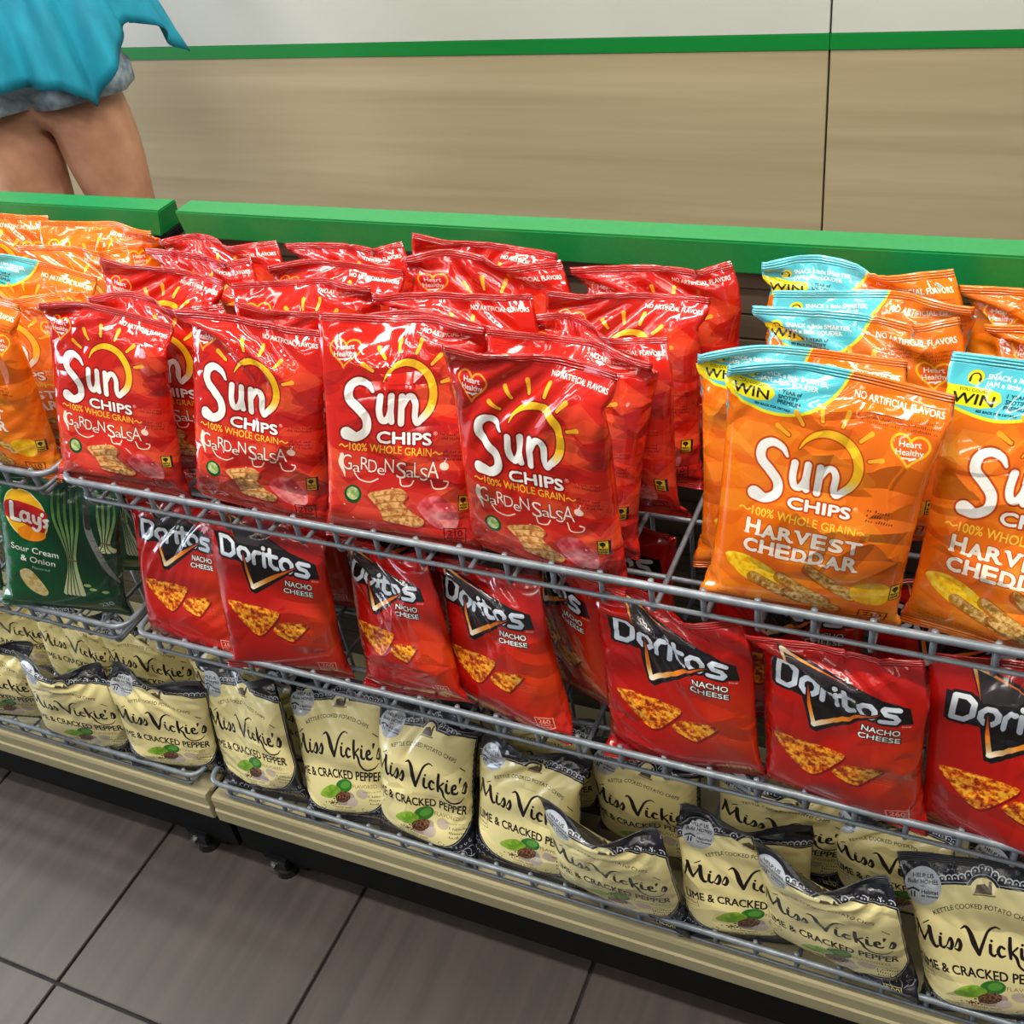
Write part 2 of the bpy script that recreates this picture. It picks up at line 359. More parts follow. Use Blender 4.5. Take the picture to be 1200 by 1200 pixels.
def art_cheddar(promo=True):
    A = Art(1.40, rgb(238, 112, 14)); sh = rgb(190, 66, 8)
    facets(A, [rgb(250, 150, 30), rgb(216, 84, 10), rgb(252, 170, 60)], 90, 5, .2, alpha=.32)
    A.text('NO ARTIFICIAL FLAVORS', .965, .125, .034, WHITE, width=.38, bold=.02, align='R', rot=.04, wob=.001)
    A.fine(.96, .165, 3, .38, .020, rgb(110, 40, 8), 3, align='R')
    heart(A, .845, .285, .08, rgb(252, 190, 40), rgb(232, 96, 16))
    if promo:
        P = [(0, 0), (.56, 0), (.525, .09), (.465, .17), (.37, .235), (.24, .262), (.10, .24), (0, .20)]
        A.poly([(-.01, -.01), (.57, -.01)]+P[2:-1]+[(0, .20), (-.01, .2)], rgb(84, 194, 208)); A.stroke(P[1:], .007, rgb(236, 226, 40))
        A.poly([(0, 0), (.56, 0), (.545, .05), (0, .05)], rgb(96, 200, 214), alpha=.6)
        A.ell(.12, .095, .032, .032, rgb(248, 220, 30)); th = np.linspace(np.pi, 2*np.pi, 9)
        A.stroke(np.stack([.12+.019*np.cos(th), .097+.019*np.sin(th)], 1), .0028, rgb(30, 40, 30))
        for q in (-1, 1): A.stroke([(.12+q*.019, .099), (.12+q*.019, .112)], .005, rgb(30, 40, 30), smooth=False)
        A.text('SNACK a little SMARTER,', .165, .095, .022, WHITE, width=.30, bold=.01, align='L'); A.text('JAM a little LOUDER', .165, .125, .022, WHITE, width=.26, bold=.01, align='L')
        A.poly([(0, .135), (.19, .138), (.232, .150), (.245, .18), (.225, .208), (.17, .222), (0, .215)], rgb(244, 226, 20))
        A.text('YOU COULD', .13, .156, .014, rgb(40, 40, 20), width=.12); A.text('WIN', .135, .208, .045, rgb(30, 26, 20), width=.165, bold=.03)
        for i, t in enumerate(('1 YEAR of', 'SPOTIFY', 'PREMIUM')): A.text(t, .26, .163+i*.024, .018, rgb(20, 52, 60), width=(.10, .09, .10)[i], bold=.015, align='L')
        A.text('SEE BACK FOR DETAILS', .16, .238, .010, rgb(20, 60, 66), width=.16, bold=.01, align='L')
        A.poly([(1.0, 0), (1.2, 0), (1.2, .35), (1.0, .35)], rgb(84, 194, 208)); A.poly([(1.0, .35), (1.12, .35), (1.12, .62), (1.0, .62)], rgb(30, 24, 20))
        A.poly([(1.42, .0), (1.5, 0), (1.5, .42), (1.42, .42)], rgb(84, 194, 208)); A.poly([(1.42, .42), (1.5, .42), (1.5, .7), (1.42, .7)], rgb(30, 24, 20)); A.poly([(1.42, .7), (1.5, .7), (1.5, .95), (1.42, .95)], rgb(232, 228, 220))
        A.fine(1.43, .74, 7, .06, .028, rgb(50, 50, 50), 3)
    else:
        heart(A, .17, .21, .08, rgb(252, 190, 40), rgb(232, 96, 16))
    sun_logo(A, .035, -.05, .88, sh) if promo else sun_logo(A, 0., -.13, 1., sh)
    wholegrain(A, .45, .765, .47, rgb(254, 206, 60))
    cw = rgb(250, 236, 216)
    for k, (t, y) in enumerate((('HARVEST', .868), ('CHEDDAR', .962))):
        n = len(t); xs = np.linspace(.23, .69, n)
        for i, c in enumerate(t):
            hh = .070+.010*((i*3+k*2) % 4 == 0); A.text(c, xs[i], y+.004*((i*5+k) % 3-1), hh, cw, width=.060, bold=.055, grow=(.0045, sh))
            for dx_ in (-.026, .026):
                if c in 'HARVTDR' : A.stroke([(xs[i]+dx_-.008, y-.003 if c not in 'VT' else y-hh+.004), (xs[i]+dx_+.008, y-.003 if c not in 'VT' else y-hh+.004)], .006, cw, smooth=False)
    A.poly([(.11, 1.03), (.20, .99), (.33, 1.03), (.40, 1.10), (.32, 1.15), (.20, 1.11)], A.speck([rgb(232, 160, 10), rgb(250, 200, 30), rgb(250, 214, 70)], .03, 4), smooth=True)
    for i, (x, y, a) in enumerate(((.62, 1.06, .5), (.50, 1.13, .45), (.38, 1.15, .35), (.55, 1.20, .3))):
        c, s_ = np.cos(a), np.sin(a); A.stroke([(x-.12*c, y-.12*s_), (x, y+.004), (x+.12*c, y+.12*s_)], .034, rgb(120, 50, 6), alpha=.5)
        P = [(x-.12*c-.02*s_, y-.12*s_-.03), (x, y-.03), (x+.13*c, y+.11*s_-.02), (x+.12*c, y+.12*s_+.03), (x, y+.035), (x-.12*c, y-.12*s_+.02)]
        A.poly(P, A.speck([rgb(150, 96, 30), rgb(196, 146, 70), rgb(226, 186, 110)], .014, 8+i), smooth=True)
    A.poly([(.72, 1.05), (.84, 1.01), (.90, 1.06), (.86, 1.15), (.74, 1.14)], A.speck([rgb(228, 160, 20), rgb(248, 196, 30)], .03, 6), smooth=True)
    stamp(A, .89, 1.02); calories(A, .84, 1.26, '210', rgb(120, 40, 6)); A.fine(.10, 1.26, 3, .5, .022, rgb(120, 44, 8), 8)
    A.fine(.72, .62, 3, .12, .026, rgb(60, 24, 20), 11, alpha=.9)
    if not promo: backside(A, rgb(236, 226, 40), rgb(60, 40, 10))
    return A

def art_nacho():
    A = Art(1.42, rgb(178, 18, 12))
    A.glow(.92, .85, .42, .55, rgb(232, 84, 16), .6); A.glow(.3, 1.25, .5, .3, rgb(150, 8, 12), .5)
    bk = rgb(24, 20, 22)
    A.poly([(.185, .02), (.235, .045), (.52, .155), (.70, .235), (.90, .285), (.915, .40), (.74, .41), (.70, .39), (.40, .615), (.36, .605), (.31, .39), (.13, .375), (.115, .20), (.27, .215)], bk)
    A.poly([(.215, .06), (.50, .165), (.66, .225), (.30, .25)], rgb(52, 46, 48))
    def fire(x0, y0, x1, y1):
        def f(xs, ys):
            t = np.clip(((xs-x0)*(x1-x0)+(ys-y0)*(y1-y0))/((x1-x0)**2+(y1-y0)**2), 0, 1)[..., None]
            a = rgb(255, 244, 214); b_ = rgb(240, 140, 40); c = rgb(196, 60, 16)
            return np.where(t < .4, a*(1-t/.4)+b_*t/.4, b_*(1-(t-.4)/.6)+c*(t-.4)/.6)
        return f
    A.stroke([(.215, .05), (.25, .14), (.285, .235)], [.010, .006, .001], fire(.215, .05, .285, .235))
    A.stroke([(.215, .05), (.36, .115), (.56, .19)], [.011, .006, .001], fire(.215, .05, .56, .19))
    w = rgb(226, 230, 236)
    yb = .365; L = []
    L.append([(.165, yb), (.165, yb-.135), (.225, yb-.135), (.262, yb-.105), (.262, yb-.035), (.225, yb), (.165, yb)])
    L.append([(.325, yb-.005), (.302, yb-.03), (.302, yb-.065), (.325, yb-.09), (.362, yb-.09), (.385, yb-.065), (.385, yb-.03), (.362, yb-.005), (.325, yb-.005)])
    L.append([(.42, yb), (.42, yb-.06), (.44, yb-.088), (.472, yb-.09)])
    L.append([(.503, yb), (.503, yb-.09)]); L.append([(.503, yb-.128), (.503, yb-.132)])
    L.append([(.552, yb-.13), (.552, yb-.025), (.575, yb-.003), (.60, yb-.003)]); L.append([(.53, yb-.09), (.60, yb-.09)])
    L.append([(.655, yb-.003), (.632, yb-.03), (.632, yb-.065), (.655, yb-.09), (.692, yb-.09), (.715, yb-.065), (.715, yb-.03), (.692, yb-.003), (.655, yb-.003)])
    L.append([(.845, yb-.09), (.775, yb-.09), (.76, yb-.075), (.775, yb-.052), (.82, yb-.045), (.835, yb-.022), (.82, yb), (.745, yb)])
    L = [[(x, y+.05*(x-.5)+.01) for x, y in l] for l in L]
    for l in L: A.stroke(l, .0185, bk, grow=.013, smooth=False)
    def sil(xs, ys): 
        t = np.clip((ys-.22)/.18, 0, 1)[..., None]+0*xs[..., None]; return rgb(240, 244, 248)*(1-t)+rgb(190, 200, 214)*t
    for l in L: A.stroke(l, .0155, sil, smooth=False)
    A.stroke([(.335, .33), (.352, .43), (.382, .565)], [.002, .012, .018], bk, grow=.008); A.stroke([(.382, .565), (.55, .455), (.74, .345)], [.020, .018, .002], bk, grow=.008)
    A.stroke([(.382, .565), (.352, .43), (.335, .31)], [.014, .011, .001], fire(.382, .565, .335, .33)); A.stroke([(.382, .565), (.55, .455), (.745, .34)], [.017, .016, .001], fire(.382, .565, .745, .34))
    A.text('BRAND', .88, .425, .012, WHITE, width=.05)
    A.text('NACHO', .745, .495, .044, WHITE, width=.20, bold=.03, shear=.08, grow=(.006, bk)); A.text('CHEESE', .735, .553, .040, WHITE, width=.22, bold=.03, shear=.08, grow=(.006, bk))
    dor = [rgb(140, 40, 8), rgb(206, 90, 14), rgb(240, 146, 26), rgb(250, 186, 60)]
    P = [(a, b+.03) for a, b in [(.15, .70), (.30, .685), (.53, .70), (.555, .73), (.51, .80), (.42, .91), (.37, .94), (.31, .91), (.21, .80)]]
    A.poly([(a+.008, b+.015) for a, b in P], rgb(90, 8, 8), alpha=.6, smooth=True); A.poly(P, A.speck(dor, .022, 3), smooth=True)
    P = [(a+.02, b+.03) for a, b in [(.53, .80), (.64, .775), (.74, .78), (.725, .82), (.63, .93), (.59, .95), (.50, .91), (.47, .87)]]
    A.poly([(a+.008, b+.015) for a, b in P], rgb(90, 8, 8), alpha=.6, smooth=True); A.poly(P, A.speck(dor, .020, 5), smooth=True)
    A.fine(.70, .90, 3, .17, .022, rgb(236, 150, 120), 4, alpha=.4)
    calories(A, .84, 1.22, '260', rgb(236, 170, 150)); A.fine(.08, 1.25, 3, .4, .02, rgb(120, 10, 10), 8)
    A.poly([(1.05, .1), (1.45, .1), (1.45, 1.3), (1.05, 1.3)], rgb(50, 8, 10)); A.poly([(1.08, .5), (1.2, .5), (1.2, 1.2), (1.08, 1.2)], rgb(226, 222, 216)); A.fine(1.085, .54, 22, .10, .03, rgb(50, 50, 50), 5)
    A.poly([(1.43, .2), (1.5, .2), (1.5, .48), (1.43, .48)], bk); A.text('D', 1.465, .40, .09, WHITE, bold=.05)
    return A

def art_onion():
    A = Art(1.42, rgb(6, 92, 50))
    A.glow(.75, .55, .6, .8, rgb(2, 40, 24), .75)
    # red and yellow roundel
    A.ell(.27, .40, .165, .215, rgb(250, 236, 190), rot=-.25); A.ell(.27, .40, .158, .207, rgb(246, 186, 24), rot=-.25)
    A.ell(.31, .55, .11, .07, rgb(240, 140, 20), rot=-.2)
    A.poly([(.115, .33), (.20, .30), (.30, .30), (.42, .33), (.43, .42), (.40, .52), (.33, .50), (.22, .47), (.12, .46), (.105, .40)], rgb(196, 24, 30), smooth=True)
    A.stroke([(.165, .325), (.165, .46), (.22, .46)], .017, rgb(120, 8, 12), smooth=False, grow=.007); A.stroke([(.165, .325), (.165, .46), (.22, .46)], .017, WHITE, smooth=False)
    for P in ([(.29, .385), (.25, .38), (.235, .42), (.255, .455), (.29, .435)], [(.292, .38), (.292, .44), (.305, .455)], [(.33, .39), (.335, .44), (.365, .445), (.375, .395)], [(.378, .395), (.375, .48), (.35, .515), (.325, .50)], [(.395, .37), (.40, .355)], [(.435, .40), (.41, .41), (.43, .44), (.41, .465)]):
        A.stroke(P, .0125, WHITE)
    A.text('Sour Cream', .32, .735, .058, WHITE, width=.36, bold=.012); A.text('& Onion', .34, .825, .058, WHITE, width=.26, bold=.012); A.text('Flavored', .36, .885, .026, rgb(180, 220, 190), width=.13)
    g = [rgb(40, 92, 30), rgb(96, 140, 50), rgb(176, 196, 110), rgb(226, 226, 180)]
    def bunch(x0, y0, x1, y1, x2, y2, n, spread):
        for i in range(n):
            t = (i/(n-1)-.5)*2
            P = [(x0+t*spread, y0), (x0+t*spread*1.05+.01, (y0*.6+y1*.4)), (x1+t*.022, y1), (x2+t*.06, y2)]
            A.stroke(P, [.010, .015, .011, .013, .022], rgb(4, 40, 22), grow=.006)
            def col(xs, ys, t=t): 
                q = np.clip((ys-y0)/(y2-y0), 0, 1)[..., None]+0*xs[..., None]; return rgb(44, 104, 34)*(1-q)+rgb(214, 220, 172)*q
            A.stroke(P, [.008, .013, .009, .011, .022], col)
        A.stroke([(x1-.03, y1), (x1+.03, y1+.01)], .008, rgb(120, 96, 50), smooth=False)
    bunch(.56, .12, .60, .72, .60, 1.08, 5, .085); bunch(.86, .10, .86, .50, .86, .58, 4, .06)
    A.stroke([(.72, .18), (.74, .42), (.84, .72), (.95, .95)], [.02, .028, .026, .008], rgb(130, 132, 124)); A.stroke([(.72, .18), (.735, .38)], .022, rgb(50, 56, 50), smooth=False)
    for i in range(7): A.stroke([(.755+i*.022, .50+i*.05), (.80+i*.022, .48+i*.05)], .003, rgb(70, 76, 70), smooth=False)
    A.poly([(.20, .93), (.27, .90), (.34, .98), (.40, 1.10), (.36, 1.16), (.26, 1.10), (.20, 1.0)], A.speck([rgb(206, 176, 96), rgb(232, 210, 140), rgb(244, 228, 170)], .03, 4), smooth=True)
    for x, y in ((.70, .97), (.74, 1.01), (.83, 1.03), (.97, .88)): A.ell(x, y, .028, .017, rgb(168, 190, 120))
    A.text('230', .84, 1.21, .055, rgb(190, 226, 200), width=.11, rot=-.45, bold=.01); A.fine(.86, 1.26, 2, .1, .025, rgb(170, 210, 180), 3)
    A.poly([(1.1, .2), (1.4, .2), (1.4, 1.2), (1.1, 1.2)], rgb(230, 226, 200)); return A

def art_pepper():
    A = Art(1.30, rgb(24, 24, 32)); ink = rgb(30, 20, 22); cr = rgb(236, 222, 158); lc = rgb(196, 200, 206)
    r = np.random.RandomState(4)
    # scroll pattern on the black band at the bottom and sides
    for i in range(46):
        x = .01+.95*(i % 23)/22; y = 1.10+.08*(i//23)+.10*(abs(x-.5)*2)**2*-.8
        th = np.linspace(0, 4.5, 8)+i; A.stroke(np.stack([x+.022*np.cos(th)*(1-th/16), y+.022*np.sin(th)*(1-th/16)], 1), .0028, lc, alpha=.8)
    t = np.linspace(0, 1, 41); xs_ = .02+.96*t
    top = .335-.165*np.sqrt(np.clip(1-((xs_-.55)/.56)**2, 0, 1)); bot = 1.10-.26*(np.abs(xs_-.5)/.48)**3.2
    P = list(zip(xs_, top))+list(zip(xs_[::-1], bot[::-1]))
    # lace scallops round the top of the label
    for i in range(23):
        x = .04+.92*i/22; yy = np.interp(x, xs_, top)-.030-(.07*np.exp(-((x-.55)/.09)**2)); a = np.linspace(np.pi*1.0, np.pi*2.0, 8); sl = (x-.55)*.5
        A.stroke(np.stack([x+.024*np.cos(a+sl), yy+.028*np.sin(a+sl)], 1), .0042, lc); A.ell(x, yy-.006, .006, .006, lc)
    A.stroke(P, .016, lc, smooth=False, closed=True); A.stroke(P, .012, rgb(30, 28, 34), smooth=False, closed=True); A.ell(.55, .205, .108, .105, lc); A.ell(.55, .205, .104, .101, rgb(30, 28, 34))
    A.poly(P, cr); A.ell(.55, .205, .085, .085, cr); A.poly([(.40, .22), (.70, .22), (.70, .3), (.40, .3)], cr)
    A.poly([(.495, .215), (.51, .165), (.56, .155), (.59, .185), (.60, .215)], rgb(90, 74, 50)); A.poly([(.58, .215), (.585, .14), (.60, .14), (.605, .215)], rgb(70, 56, 40)); A.stroke([(.49, .222), (.62, .222)], .004, rgb(120, 100, 60), smooth=False)
    A.text('KETTLE COOKED POTATO CHIPS', .53, .305, .030, ink, width=.60, arc=.62, bold=-.002)
    for q in (-1, 1): A.stroke([(.53+q*.33, .415), (.53+q*.37, .445)], .0035, ink, smooth=False)
    def W(P, w_): A.stroke(P, np.array(w_)*1.15, ink)
    # script name, stroke by stroke
    W([(.065, .60), (.085, .55), (.105, .455)], [.004, .008, .006]); W([(.105, .45), (.125, .53), (.145, .575)], [.012, .014, .010]); W([(.145, .575), (.175, .52), (.20, .46)], [.006, .005]); W([(.20, .46), (.205, .55), (.225, .595), (.25, .585)], [.012, .015, .012, .004])
    W([(.265, .52), (.262, .575), (.28, .59), (.295, .575)], [.009, .010, .004]); A.ell(.272, .495, .009, .009, ink)
    for x in (.32, .372): W([(x-.02, .575), (x+.008, .515), (x+.018, .55), (x+.005, .59), (x-.018, .585)], [.003, .007, .011, .009, .004])
    W([(.40, .44), (.43, .425), (.455, .46), (.475, .53), (.50, .60)], [.003, .008, .013, .016, .010]); W([(.50, .60), (.53, .52), (.565, .44), (.61, .405), (.64, .415)], [.010, .008, .007, .005, .003])
    W([(.575, .525), (.572, .58), (.59, .597), (.605, .585)], [.009, .010, .004]); A.ell(.583, .497, .009, .009, ink)
    W([(.655, .54), (.635, .53), (.618, .565), (.632, .598), (.66, .59)], [.008, .007, .010, .009, .004])
    W([(.695, .47), (.690, .54), (.690, .605)], [.009, .011, .008]); W([(.735, .53), (.695, .568)], [.006, .005]); W([(.70, .565), (.725, .60), (.74, .66), (.79, .70), (.86, .69), (.90, .655)], [.008, .009, .007, .006, .005, .002])
    W([(.758, .54), (.757, .595), (.775, .61), (.785, .60)], [.009, .010, .004]); A.ell(.765, .512, .009, .009, ink)
    W([(.80, .585), (.83, .57), (.825, .545), (.805, .56), (.805, .605), (.835, .615), (.85, .60)], [.004, .007, .007, .009, .010, .008, .004])
    W([(.865, .50), (.858, .53)], [.009, .004]); W([(.885, .60), (.908, .54), (.918, .58), (.905, .62), (.882, .61)], [.003, .007, .011, .009, .004])
    A.text('LIME & CRACKED PEPPER', .50, .775, .074, ink, width=.84, bold=.022, arc=3.5)
    A.text('FLAVORED', .755, .85, .032, rgb(150, 120, 70), width=.22)
    A.stroke([(.03, .80), (.17, .79), (.18, .86), (.04, .87)], .002, rgb(120, 100, 60), smooth=False, closed=True); A.text('No Artificial', .105, .838, .022, rgb(90, 74, 50), width=.12); A.fine(.045, .89, 2, .12, .02, rgb(110, 90, 60), 5)
    A.ell(.56, 0.840, .085, .055, rgb(50, 120, 40), rot=-.4); A.ell(.575, 0.830, .05, .03, rgb(90, 156, 60), rot=-.4)
    A.poly([(.30, 0.940), (.38, 0.865), (.46, 0.840), (.52, 0.875), (.47, 0.940), (.37, 0.965)], A.speck([rgb(110, 160, 40), rgb(150, 190, 60)], .03, 4), smooth=True)
    A.ell(.55, 0.955, .10, .058, rgb(176, 160, 150), rot=-.45); A.ell(.53, 0.940, .085, .048, A.speck([rgb(50, 26, 18), rgb(110, 70, 46), rgb(150, 110, 80)], .012, 6), rot=-.45)
    A.ell(.72, 0.900, .055, .042, rgb(200, 180, 160)); A.ell(.61, 0.985, .06, .04, rgb(206, 190, 176), rot=-.6)
    for i in range(60):
        a, b_ = r.normal(0, 1, 2); A.ell(.46+.05*a, 0.985+.018*b_-.3*.05*a, .006, .006, [rgb(60, 34, 22), rgb(110, 70, 44)][i % 2])
    A.text('made with', .50, 1.055, .026, rgb(120, 96, 50), width=.17, shear=.2); A.text('LOVE & CARE', .51, 1.090, .022, rgb(120, 96, 50), width=.2)
    for q in (-1, 1):
        th = np.linspace(0, 5, 9); A.stroke(np.stack([.50+q*(.20+.03*np.cos(th)*(1-th/8)), 1.055+.03*np.sin(th)*(1-th/8)], 1), .0028, rgb(150, 126, 66))
    A.fine(.74, .885, 1, .2, .02, rgb(90, 80, 40), 5); A.fine(.78, .925, 3, .15, .034, rgb(40, 32, 20), 6, alpha=.95)
    A.stroke([(.80, 1.16), (.91, 1.16), (.90, 1.25), (.81, 1.25)], .003, rgb(210, 196, 120), smooth=False, closed=True); A.text('200', .855, 1.205, .036, rgb(222, 208, 130), width=.085, bold=.01); A.text('CALORIES', .855, 1.23, .014, rgb(222, 208, 130), width=.08)
    A.ell(.17, .205, .118, .118, rgb(186, 190, 196)); d = rgb(44, 48, 56)
    A.text('HELP US', .17, .155, .026, d, width=.13, bold=.01); A.text('Build HOMES', .17, .193, .026, d, width=.19, bold=.01); A.text('with', .17, .212, .012, d)
    A.text('Habitat', .215, .252, .024, d, width=.105, bold=.015); A.text('for Humanity', .215, .272, .013, d, width=.105, bold=.01)
    A.stroke([(.075, .236), (.11, .222), (.145, .236)], .006, d, smooth=False); A.stroke([(.10, .245), (.10, .272)], .005, d, smooth=False); A.stroke([(.12, .245), (.12, .272)], .005, d, smooth=False)
    A.poly([(1.03, .25), (1.47, .25), (1.47, 1.05), (1.03, 1.05)], rgb(216, 200, 134)); A.fine(1.06, .35, 12, .15, .04, ink, 5); A.poly([(1.25, .4), (1.42, .4), (1.42, .9), (1.25, .9)], rgb(232, 228, 214))
    A.fine(1.26, .44, 14, .14, .03, ink, 6)
    return A

# ---------------------------------------------------------------- inflated film bags
def simulate_bag(w, h, nx, ny, seed, fill=0.5, squash=1.0, bend=0.012, iters=260, dents=3):
    """Inflate a flat two-sheet film tube (front ring 0..nx-1 left to right, then the back)."""
    rng = np.random.RandomState(seed)
    n = 2*(nx-1)
    u = np.concatenate([np.linspace(0, 1, nx), np.linspace(1, 0, nx)[1:-1]])
    back = np.zeros(n, bool); back[nx:] = True
    X = (u-.5)*w
    P = np.zeros((ny, n, 3))
    zs = np.linspace(0, h, ny)
    P[:, :, 0] = X
    P[:, :, 2] = zs[:, None]
    side = np.sin(np.pi*u)
    P[:, :, 1] = np.where(back, 1, -1)*side*.004*np.sin(np.pi*zs/h)[:, None]
    ph = rng.uniform(0, 6.28, 6)
    # gentle bends of the two seals
    cur = bend*(np.sin(u*5.2+ph[0])+.5*np.sin(u*9+ph[1]))
    curb = bend*.5*np.sin(u*4+ph[2])
    P[:, :, 1] += (zs/h)[:, None]**3*cur + (1-zs/h)[:, None]**3*curb
    P[:, :, 1] += rng.normal(0, .0009, (ny, n))
    dx = w/(nx-1); dz = h/(ny-1); dd = np.hypot(dx, dz)
    K = max(3, int(round(.013/dz)))
    mir = (n-np.arange(n)) % n
    V = P*0
    ev = np.arange(0, n, 2); od = np.arange(1, n, 2)
    Vt = fill*w*w*h*.30
    def fix(a, b, L, ks, kc):
        A = P[a]; Bq = P[b]; d = Bq-A
        l = np.sqrt((d*d).sum(-1))+1e-9
        e = (l-L)/l
        e = np.where(e > 0, e*ks, e*kc)[..., None]*.5*d
        P[a] += e; P[b] -= e
    R = np.arange(ny)
    groups = []
    def grp(r0, r1, c0, c1, L, ks, kc):
        groups.append((np.ix_(r0, c0), np.ix_(r1, c1), L, ks, kc))
    grp(R, R, ev, (ev+1) % n, dx, 1, .9); grp(R, R, od, (od+1) % n, dx, 1, .9)
    c = np.arange(n)
    for s in (0, 1):
        r = np.arange(s, ny-1, 2)
        grp(r, r+1, c, c, dz, 1, .9)
        grp(r, r+1, c, (c+1) % n, dd, .8, .8); grp(r, r+1, (c+1) % n, c, dd, .8, .8)
    for s in (0, 2):
        cc = np.concatenate([np.arange(s, n, 4), np.arange(s+1, n, 4)]); cc = cc[cc+2 < n+2]
        if n % 4 == 0: grp(R, R, cc, (cc+2) % n, 2*dx, .035, .035)
        rr = np.concatenate([np.arange(s, ny-2, 4), np.arange(s+1, ny-2, 4)])
        grp(rr, rr+2, c, c, 2*dz, .04, .04)
    top = np.arange(ny-K, ny); bot = np.arange(0, K)
    dn = [(rng.uniform(-.4, .4)*w, rng.uniform(.25, .85)*h, rng.choice([-1, 1]), rng.uniform(.016, .036)) for _ in range(dents)]
    tw, twb, shx = rng.uniform(.12, .32)*rng.choice([-1, 1]), rng.uniform(-.2, .2), rng.uniform(-.006, .006)
    fi = np.arange(1, nx-1); bi = mir[fi]
    ztarget = h*squash
    for it in range(iters):
        # normals (area weighted)
        du = np.roll(P, -1, 1)-np.roll(P, 1, 1)
        dv = np.empty_like(P); dv[1:-1] = P[2:]-P[:-2]; dv[0] = P[1]-P[0]; dv[-1] = P[-1]-P[-2]
        N = np.cross(du, dv)
        vol = (P[K:-K, :, 1]*N[K:-K, :, 1]).sum()*.25
        pr = np.clip((Vt-vol)/Vt, -.5, 1)*9.
        hyd = np.clip(1.25-.5*P[:, :, 2]/h, .6, 1.4)[..., None]
        V = V*.90+N*pr*hyd*.5
        sp = np.sqrt((V*V).sum(-1, keepdims=True)); V *= np.minimum(1, .0016/(sp+1e-9))
        P0 = P.copy(); P += V
        if squash < 1:
            zt = P[ny-1, :, 2].mean(); lim = h*(1-(1-squash)*min(1, it/(iters*.6)))
            if zt > lim: P[:, :, 2] -= ((zt-lim)*(zs/h)**2)[:, None]; 
        if it < iters*.8:
            q = min(1, it/(iters*.5)); P[-K:, :, 1] += .15*(tw*q*P[-K:, :, 0]+cur*q*.9-P[-K:, :, 1]); P[:K, :, 1] += .15*(twb*q*P[:K, :, 0]-P[:K, :, 1]); P[-K:, :, 0] += shx*.02
        for (dxp, dzp, sg, rr_) in dn:
            cy = sg*(.036+rr_)
            q = P-np.array([dxp, cy, dzp]); l = np.sqrt((q*q).sum(-1, keepdims=True))+1e-9
            R_ = rr_+.016
            P += np.where(l < R_, q/l*(R_-l)*.5, 0)
        for rep in range(2):
            for g in groups: fix(*g)
        for rows, off in ((top, .0004), (bot, .0004)):
            a = np.ix_(rows, fi); b = np.ix_(rows, bi)
            m = (P[a]+P[b])*.5
            P[a] = m; P[b] = m; P[a][..., 1]
            t = P[a]; t[..., 1] -= off; P[a] = t
            t = P[b]; t[..., 1] += off; P[b] = t
        # front stays in front of back
        F = P[:, fi]; Bk = P[:, bi]
        pen = np.clip(F[..., 1]-Bk[..., 1]+.0008, 0, None)*.5
        P[:, fi, 1] -= pen; P[:, bi, 1] += pen
        V = (P-P0)*.9 if it > 3 else V
    P[:, :, 0] -= P[:, :, 0].mean(); P[:, :, 2] -= P[0, :, 2].mean()
    return P, K

# ---------------------------------------------------------------- the room
fl = box('floor', (-3.0, -2.56, -.06, 3.3, 1.62, -.006), M['grout'], bev=0); fl['kind'] = 'structure'
tile_bm = bmesh.new(); box_bm(tile_bm, -.188, -.378, -.006, .188, .378, 0, bev=.0012); tile_me = bm_mesh(tile_bm, 'tile'); tile_me.materials.append(M['tile'])
for i in range(-7, 9):
    for j in range(-3, 3):
        link('tile', tile_me, None, fl, (.22+.3815*i+.19, -.271+.762*j+.38, 0))
wb = box('wall_back', (-3.0, 1.612, -.06, 3.3, 1.70, 3.0), M['seam'], bev=0); wb['kind'] = 'structure'
for x0, x1 in ((-2.99, -1.832), (-1.828, .603), (.607, 3.29)):
    box('lower_panel', (x0, 1.6, .0, x1, 1.612, .775), M['laminate'], wb, .001)
    box('upper_panel', (x0, 1.6, .807, x1, 1.612, 2.98), M['wallpaint'], wb, .001)
for x0, x1 in ((-2.99, -1.8305), (-1.8295, .6045), (.6055, 3.29)):
    t = box('trim_1', (x0, 1.598, .7755, x1, 1.612, .8065), M['stripe'], None, .001) if x0 > -2.9 and x0 < 0 else box('trim_2' if x0 > 0 else 'trim_3', (x0, 1.598, .7755, x1, 1.612, .8065), M['stripe'], None, .001)
    t['kind'] = 'structure'
ce = box('ceiling', (-3.0, -3.4, 2.95, 3.3, 1.70, 3.02), M['ceil'], bev=0); ce['kind'] = 'structure'
lampm = mat('lamp_diffuser', 'ffffff', .5); lampm.node_tree.nodes['Principled BSDF'].inputs['Emission Color'].default_value = (1, .95, .86, 1); lampm.node_tree.nodes['Principled BSDF'].inputs['Emission Strength'].default_value = 3
for i, (x, y) in enumerate(LAMPS):
    r = empty('ceiling_light', (x, y, 2.95)); tag(r, 'ceiling light %s, %s' % ({-.35: 'over the display front', .95: 'over the walkway behind', .3: 'over the green rail', -1.5: 'over the near aisle', -2.6: 'over the far aisle'}[y], '%s of its row' % ('leftmost' if x == min(a for a, b_ in LAMPS if b_ == y) else 'rightmost' if x == max(a for a, b_ in LAMPS if b_ == y) else 'middle one')), 'ceiling light', 'ceiling lights of the shop')
    h = box('housing', (-.62, -.11, -.06, .62, .11, 0), M['wallpaint'], r, .004); box('diffuser', (-.585, -.085, -.075, .585, .085, -.058), lampm, r, .004)

